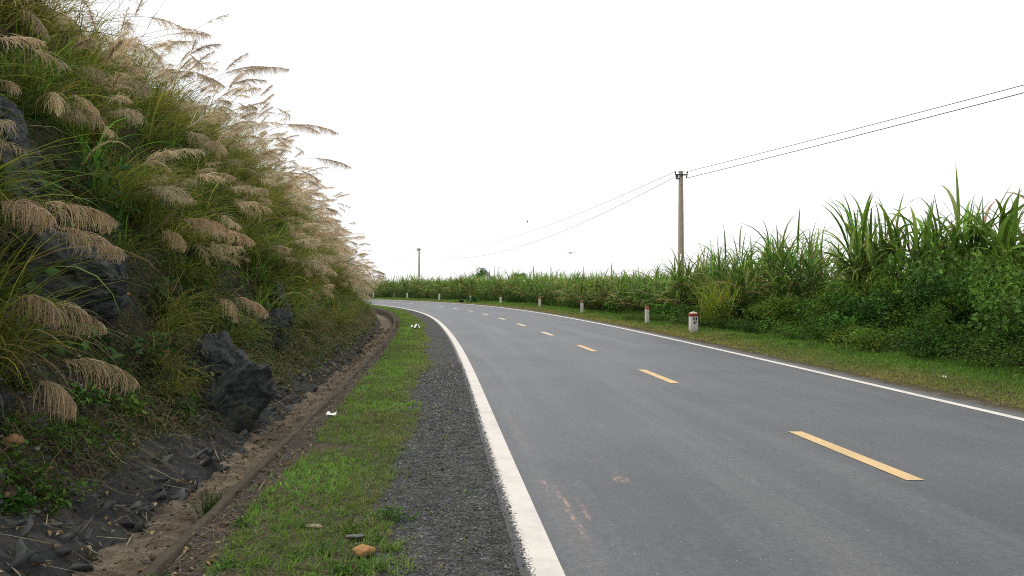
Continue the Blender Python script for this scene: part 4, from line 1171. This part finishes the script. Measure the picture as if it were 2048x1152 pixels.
def km_stone():
    W_, D_ = 0.118, 0.10
    a = Acc(); prism(a, box_rings(0, 0, -0.15, 0.50, W_ + 0.004, D_ + 0.004, W_, D_, bev=0.0)); body = a.mesh("kilometre_stone", M['white_post'])
    p = right_pt(24.8, 4.7)
    o = link("kilometre_stone", body, loc=p, rotz=0.17)
    tag(o, "white kilometre stone with dark red band, pointed cap and H4 over 47", "kilometre stone")
    a = Acc(); prism(a, box_rings(0, 0, 0.50, 0.595, W_ + 0.008, D_ + 0.008, W_ + 0.005, D_ + 0.005)); link("red_band", a.mesh("red_band", M['red_post']), o)
    a = Acc()
    rings = [box_rings(0, 0, z, z + 1, hx, hy)[0] for z, hx, hy in ((0.595, W_ - 0.004, D_ - 0.004), (0.625, W_ * 0.72, D_ * 0.72), (0.648, W_ * 0.34, D_ * 0.34), (0.655, 0.02, 0.015))]
    prism(a, rings); link("cap", a.mesh("cap", M['bare_cap'], smooth=False), o)
    for txt, z, size, dx in (("H4", 0.375, 0.145, 0.012), ("47", 0.255, 0.125, 0.015)):
        cu = bpy.data.curves.new("lettering", 'FONT'); cu.body = txt; cu.size = size; cu.align_x = 'CENTER'; cu.extrude = 0.002; cu.space_character = 1.12; cu.offset = 0.007
        tmp = bpy.data.objects.new("lettering", cu); COL.objects.link(tmp)
        bpy.context.view_layer.update()
        me = bpy.data.meshes.new_from_object(tmp.evaluated_get(bpy.context.evaluated_depsgraph_get()))
        bpy.data.objects.remove(tmp)
        me.materials.clear(); me.materials.append(M['ink'])
        t = link("lettering", me, o, loc=(dx, -D_ - 0.003, z)); t.rotation_euler = (math.radians(90), 0, 0); t.scale = (0.82, 1, 1)
km_stone()

# ------------------------------------------------------------------ poles and wires
def pole_mesh(H):
    """tapered concrete H-pole: two flanges, recessed web, open slots low down"""
    a = Acc()
    def hw(z): return 0.145 + (0.082 - 0.145) * z / H        # half width
    def hd(z): return 0.125 + (0.075 - 0.125) * z / H
    zs = [-0.6, H]
    for sg in (-1, 1):
        rings = []
        for z in zs:
            xo, xi, d = sg * hw(max(z, 0)), sg * (hw(max(z, 0)) - 0.055), hd(max(z, 0))
            r = [(xo, -d, z), (xi, -d, z), (xi, d, z), (xo, d, z)]
            rings.append(r if sg < 0 else r[::-1])
        prism(a, rings)
    # web panels: solid above, rungs below with the slots open between them
    def web(z0, z1):
        rings = []
        for z in (z0, z1):
            x, d = hw(max(z, 0)) - 0.054, hd(max(z, 0)) * 0.62
            rings.append([(-x, -d, z), (x, -d, z), (x, d, z), (-x, d, z)])
        prism(a, rings)
    z = -0.6
    web(-0.6, 0.9)
    z = 0.9
    while z < 3.2:
        web(z + 0.30, z + 0.46); z += 0.46
    web(z, H)
    prism(a, [[(-hw(H) - 0.012, -hd(H) - 0.012, zz), (hw(H) + 0.012, -hd(H) - 0.012, zz), (hw(H) + 0.012, hd(H) + 0.012, zz), (-hw(H) - 0.012, hd(H) + 0.012, zz)] for zz in (H + 0.003, H + 0.06)])
    return a.mesh("utility_pole", M['concrete'])
PH = 6.72
PA, PB, PC = np.array([7.64, 35.05, 0.1]), np.array([-12.05, 100.5, 0.15]), np.array([27.3, -30.0, 0.1])
PDIR = math.atan2((PB - PA)[1], (PB - PA)[0])
PD = np.array([-31.7, 166.0, 0.2])
def insulator_mesh():
    a = Acc()
    prof = [(0.0, 0.012), (0.03, 0.012), (0.032, 0.04), (0.055, 0.028), (0.06, 0.045), (0.085, 0.03), (0.09, 0.04), (0.12, 0.022), (0.125, 0.008)]
    th = np.arange(10) * math.pi * 2 / 10
    prism(a, [[(r * math.cos(t), r * math.sin(t), z) for t in th] for z, r in prof])
    return a.mesh("insulator", M['porcelain'])
INS, PM = insulator_mesh(), pole_mesh(PH)
def pole(P, label, rot):
    o = link("utility_pole", PM, loc=P, rotz=rot)
    a = Acc(); prism(a, [[(-0.32, -0.15, z), (0.27, -0.15, z), (0.27, -0.11, z), (-0.32, -0.11, z)] for z in (PH - 0.16, PH - 0.10)])
    link("crossarm", a.mesh("crossarm", M['steel']), o)
    a = Acc(); prism(a, [[(-0.28, -0.15, z), (-0.10, -0.15, z), (-0.10, -0.09, z), (-0.28, -0.09, z)] for z in (PH - 0.34, PH - 0.28)])
    prism(a, [[(-0.27, -0.15, z), (-0.23, -0.15, z), (-0.23, -0.11, z), (-0.27, -0.11, z)] for z in (PH - 0.28, PH - 0.163)])
    link("bracket", a.mesh("bracket", M['steel']), o)
    for x in (-0.3, 0.25): link("insulator", INS, o, loc=(x, -0.13, PH - 0.097))
    link("insulator", INS, o, loc=(-0.2, -0.12, PH - 0.278))
    i2 = link("insulator", INS, o, loc=(0.22, -0.13, PH - 0.163)); i2.rotation_euler = (math.pi, 0, 0)
    return tag(o, label, "utility pole", "concrete utility poles")
pole(PA, "tall tapered concrete utility pole rising from the sugarcane behind the kilometre stone", 0.12)
pole(PB, "distant utility pole standing in the far sugarcane by the end of the plume grass", 0.2)
def wire(A, B, sag, r, label, group):
    t = np.linspace(0, 1, 41)[:, None]
    pts = A * (1 - t) + B * t; pts[:, 2] -= 4 * sag * (t[:, 0] * (1 - t[:, 0]))
    a = Acc(); tube(a, pts, r, (1, 1, 1), 5, False)
    tag(link("power_line", a.mesh("power_line", M['wire'], smooth=True)), label, "power line", group)
def att(P, x, z, rot=0.12): return P + np.array([math.cos(rot) * x + 0.02, math.sin(rot) * x - 0.13, z])
wire(att(PA, 0.25, PH + 0.02), att(PC, 0.28, PH + 0.20), 0.42, 0.0105, "upper wire from the near concrete pole out to the top right", "power lines")
wire(att(PA, 0.22, PH - 0.28), att(PC, 0.22, PH + 0.06), 0.34, 0.0125, "lower thicker wire from the near concrete pole out to the top right", "power lines")
wire(att(PA, -0.3, PH + 0.02), att(PB, -0.3, PH), 1.4, 0.0095, "upper wire sagging between the near and the distant pole", "power lines")
wire(att(PA, -0.2, PH - 0.16), att(PB, -0.2, PH - 0.2), 2.15, 0.0105, "lower wire sagging deepest between the near and the distant pole", "power lines")
wire(att(PB, -0.3, PH), att(PD, -0.3, PH), 1.4, 0.013, "wire running on from the distant pole behind the plume grass", "power lines")

# leafy climber around the foot of the near pole
put_leafy("climber", SV[0], (PA[0] - 0.05, PA[1] - 0.4, 0.0), 0.4, (0.42, 0.42, 1.75), "dark leafy climber wrapping the foot of the concrete utility pole", "climber", None)

# ------------------------------------------------------------------ birds
def bird(p, span, rotz, bank, dihedral, label, flap=0.0):
    a = Acc()
    th = np.arange(8) * math.pi / 4
    body = [(-0.28, 0.010), (-0.22, 0.03), (-0.1, 0.055), (0.05, 0.065), (0.17, 0.05), (0.23, 0.038), (0.27, 0.032), (0.31, 0.008)]
    prism(a, [[(x, r * math.cos(t), r * 0.85 * math.sin(t)) for t in th] for x, r in body])
    prism(a, [[(-0.25, -0.02, z), (-0.25, 0.02, z), (-0.42, 0.075, z), (-0.42, -0.075, z)] for z in (-0.004, 0.006)])
    tail_body = a.mesh("bird", M['bird'], smooth=True)
    o = link("bird", tail_body, loc=p, scale=span / 1.1)
    o.rotation_euler = (bank, 0, rotz)
    for sg in (-1, 1):
        w = Acc(); rings = []
        for u, c, fwd, th_ in ((0, 0.20, 0.08, 0.02), (0.3, 0.19, 0.10, 0.014), (0.6, 0.15, 0.06, 0.01), (0.85, 0.10, -0.02, 0.007), (1.0, 0.03, -0.1, 0.003)):
            y = sg * (0.03 + 0.52 * u); z = 0.02 + dihedral * 0.55 * u - flap * 0.25 * u * u
            rings.append([(fwd, y, z), (fwd - c * 0.35, y, z + th_), (fwd - c, y, z), (fwd - c * 0.4, y, z - th_ * 0.4)])
        prism(w, rings if sg > 0 else [r[::-1] for r in rings])
        link("wing", w.mesh("wing", M['bird'], smooth=True), o)
    return tag(o, label, "bird")
def ray(px, py, d): return ((px - 1024) / 1550 * d, d, 1.5 + (579.8 - py) / 1550 * d)
bird(ray(1141, 506, 55), 0.98, math.radians(70), 0.12, 0.22, "dark bird gliding with spread wings low over the sugarcane", flap=0.25)
bird(ray(1055, 443, 70), 0.33, math.radians(20), 1.35, 0.1, "small dark bird banking steeply under the wires")
bird(ray(1490, 487, 60), 0.24, math.radians(40), 0.9, 0.2, "tiny dark bird right of the concrete pole just above the cane")
bird(ray(1045, 276, 80), 0.2, math.radians(50), 0.6, 0.1, "tiny bird highest in the sky left of the poles")

# ------------------------------------------------------------------ scraps of litter
def scrap(p, size, label, seed, name="paper_scrap", cat="litter"):
    r = np.random.default_rng(seed)
    k = 7; g = np.linspace(-0.5, 0.5, k)
    Xg, Yg = np.meshgrid(g, g, indexing='ij')
    Zg = 0.35 * fbm(Xg * 3 + seed, Yg * 3, 0.5, 3) + 0.22
    Xg = Xg * (1 + 0.3 * r.normal(0, 1, Xg.shape) * 0.3); Yg = Yg * 0.7
    V = np.stack([Xg, Yg, np.maximum(Zg, 0.0)], -1).reshape(-1, 3) * size
    i = (np.arange(k - 1)[:, None] * k + np.arange(k - 1)[None, :]).ravel()
    Q = np.stack([i, i + k, i + k + 1, i + 1], -1)
    V2 = np.concatenate([V, V - np.array([0, 0, 0.003])])
    me = make_mesh(name, V2, [np.concatenate([Q, Q[:, ::-1] + k * k])], M['paper'])
    tag(link(name, me, loc=p, rotz=r.uniform(0, 6)), label, cat)
scrap(P3(29.0, -4.3, 0.05), 0.32, "crumpled white paper on the far green verge inside the bend", 1)
scrap(P3(9.0, -4.87, 0.03), 0.11, "white scrap of litter between the ditch rim and the grass", 2)
scrap(P3(12.4, 4.6, 0.05), 0.10, "white flat scrap on the brown grass by the near edge line", 7)
scrap(hill_pt(5.3, 1.25, 0.06), 0.09, "white scrap stuck on the dark stone ditch lining", 8)
stone("stone", P3(72.5, 4.3, 0.03), (0.22, 0.16, 0.17), (0.012, 0.012, 0.012), "black lump on the verge between two distant marker posts", 90)
put_leafy("weed", WV[0], P3(70.8, 4.9, 0.03), 1.0, (3.2, 3.2, 3.6), "bright green weed bush on the verge between two distant marker posts", "weed", None)
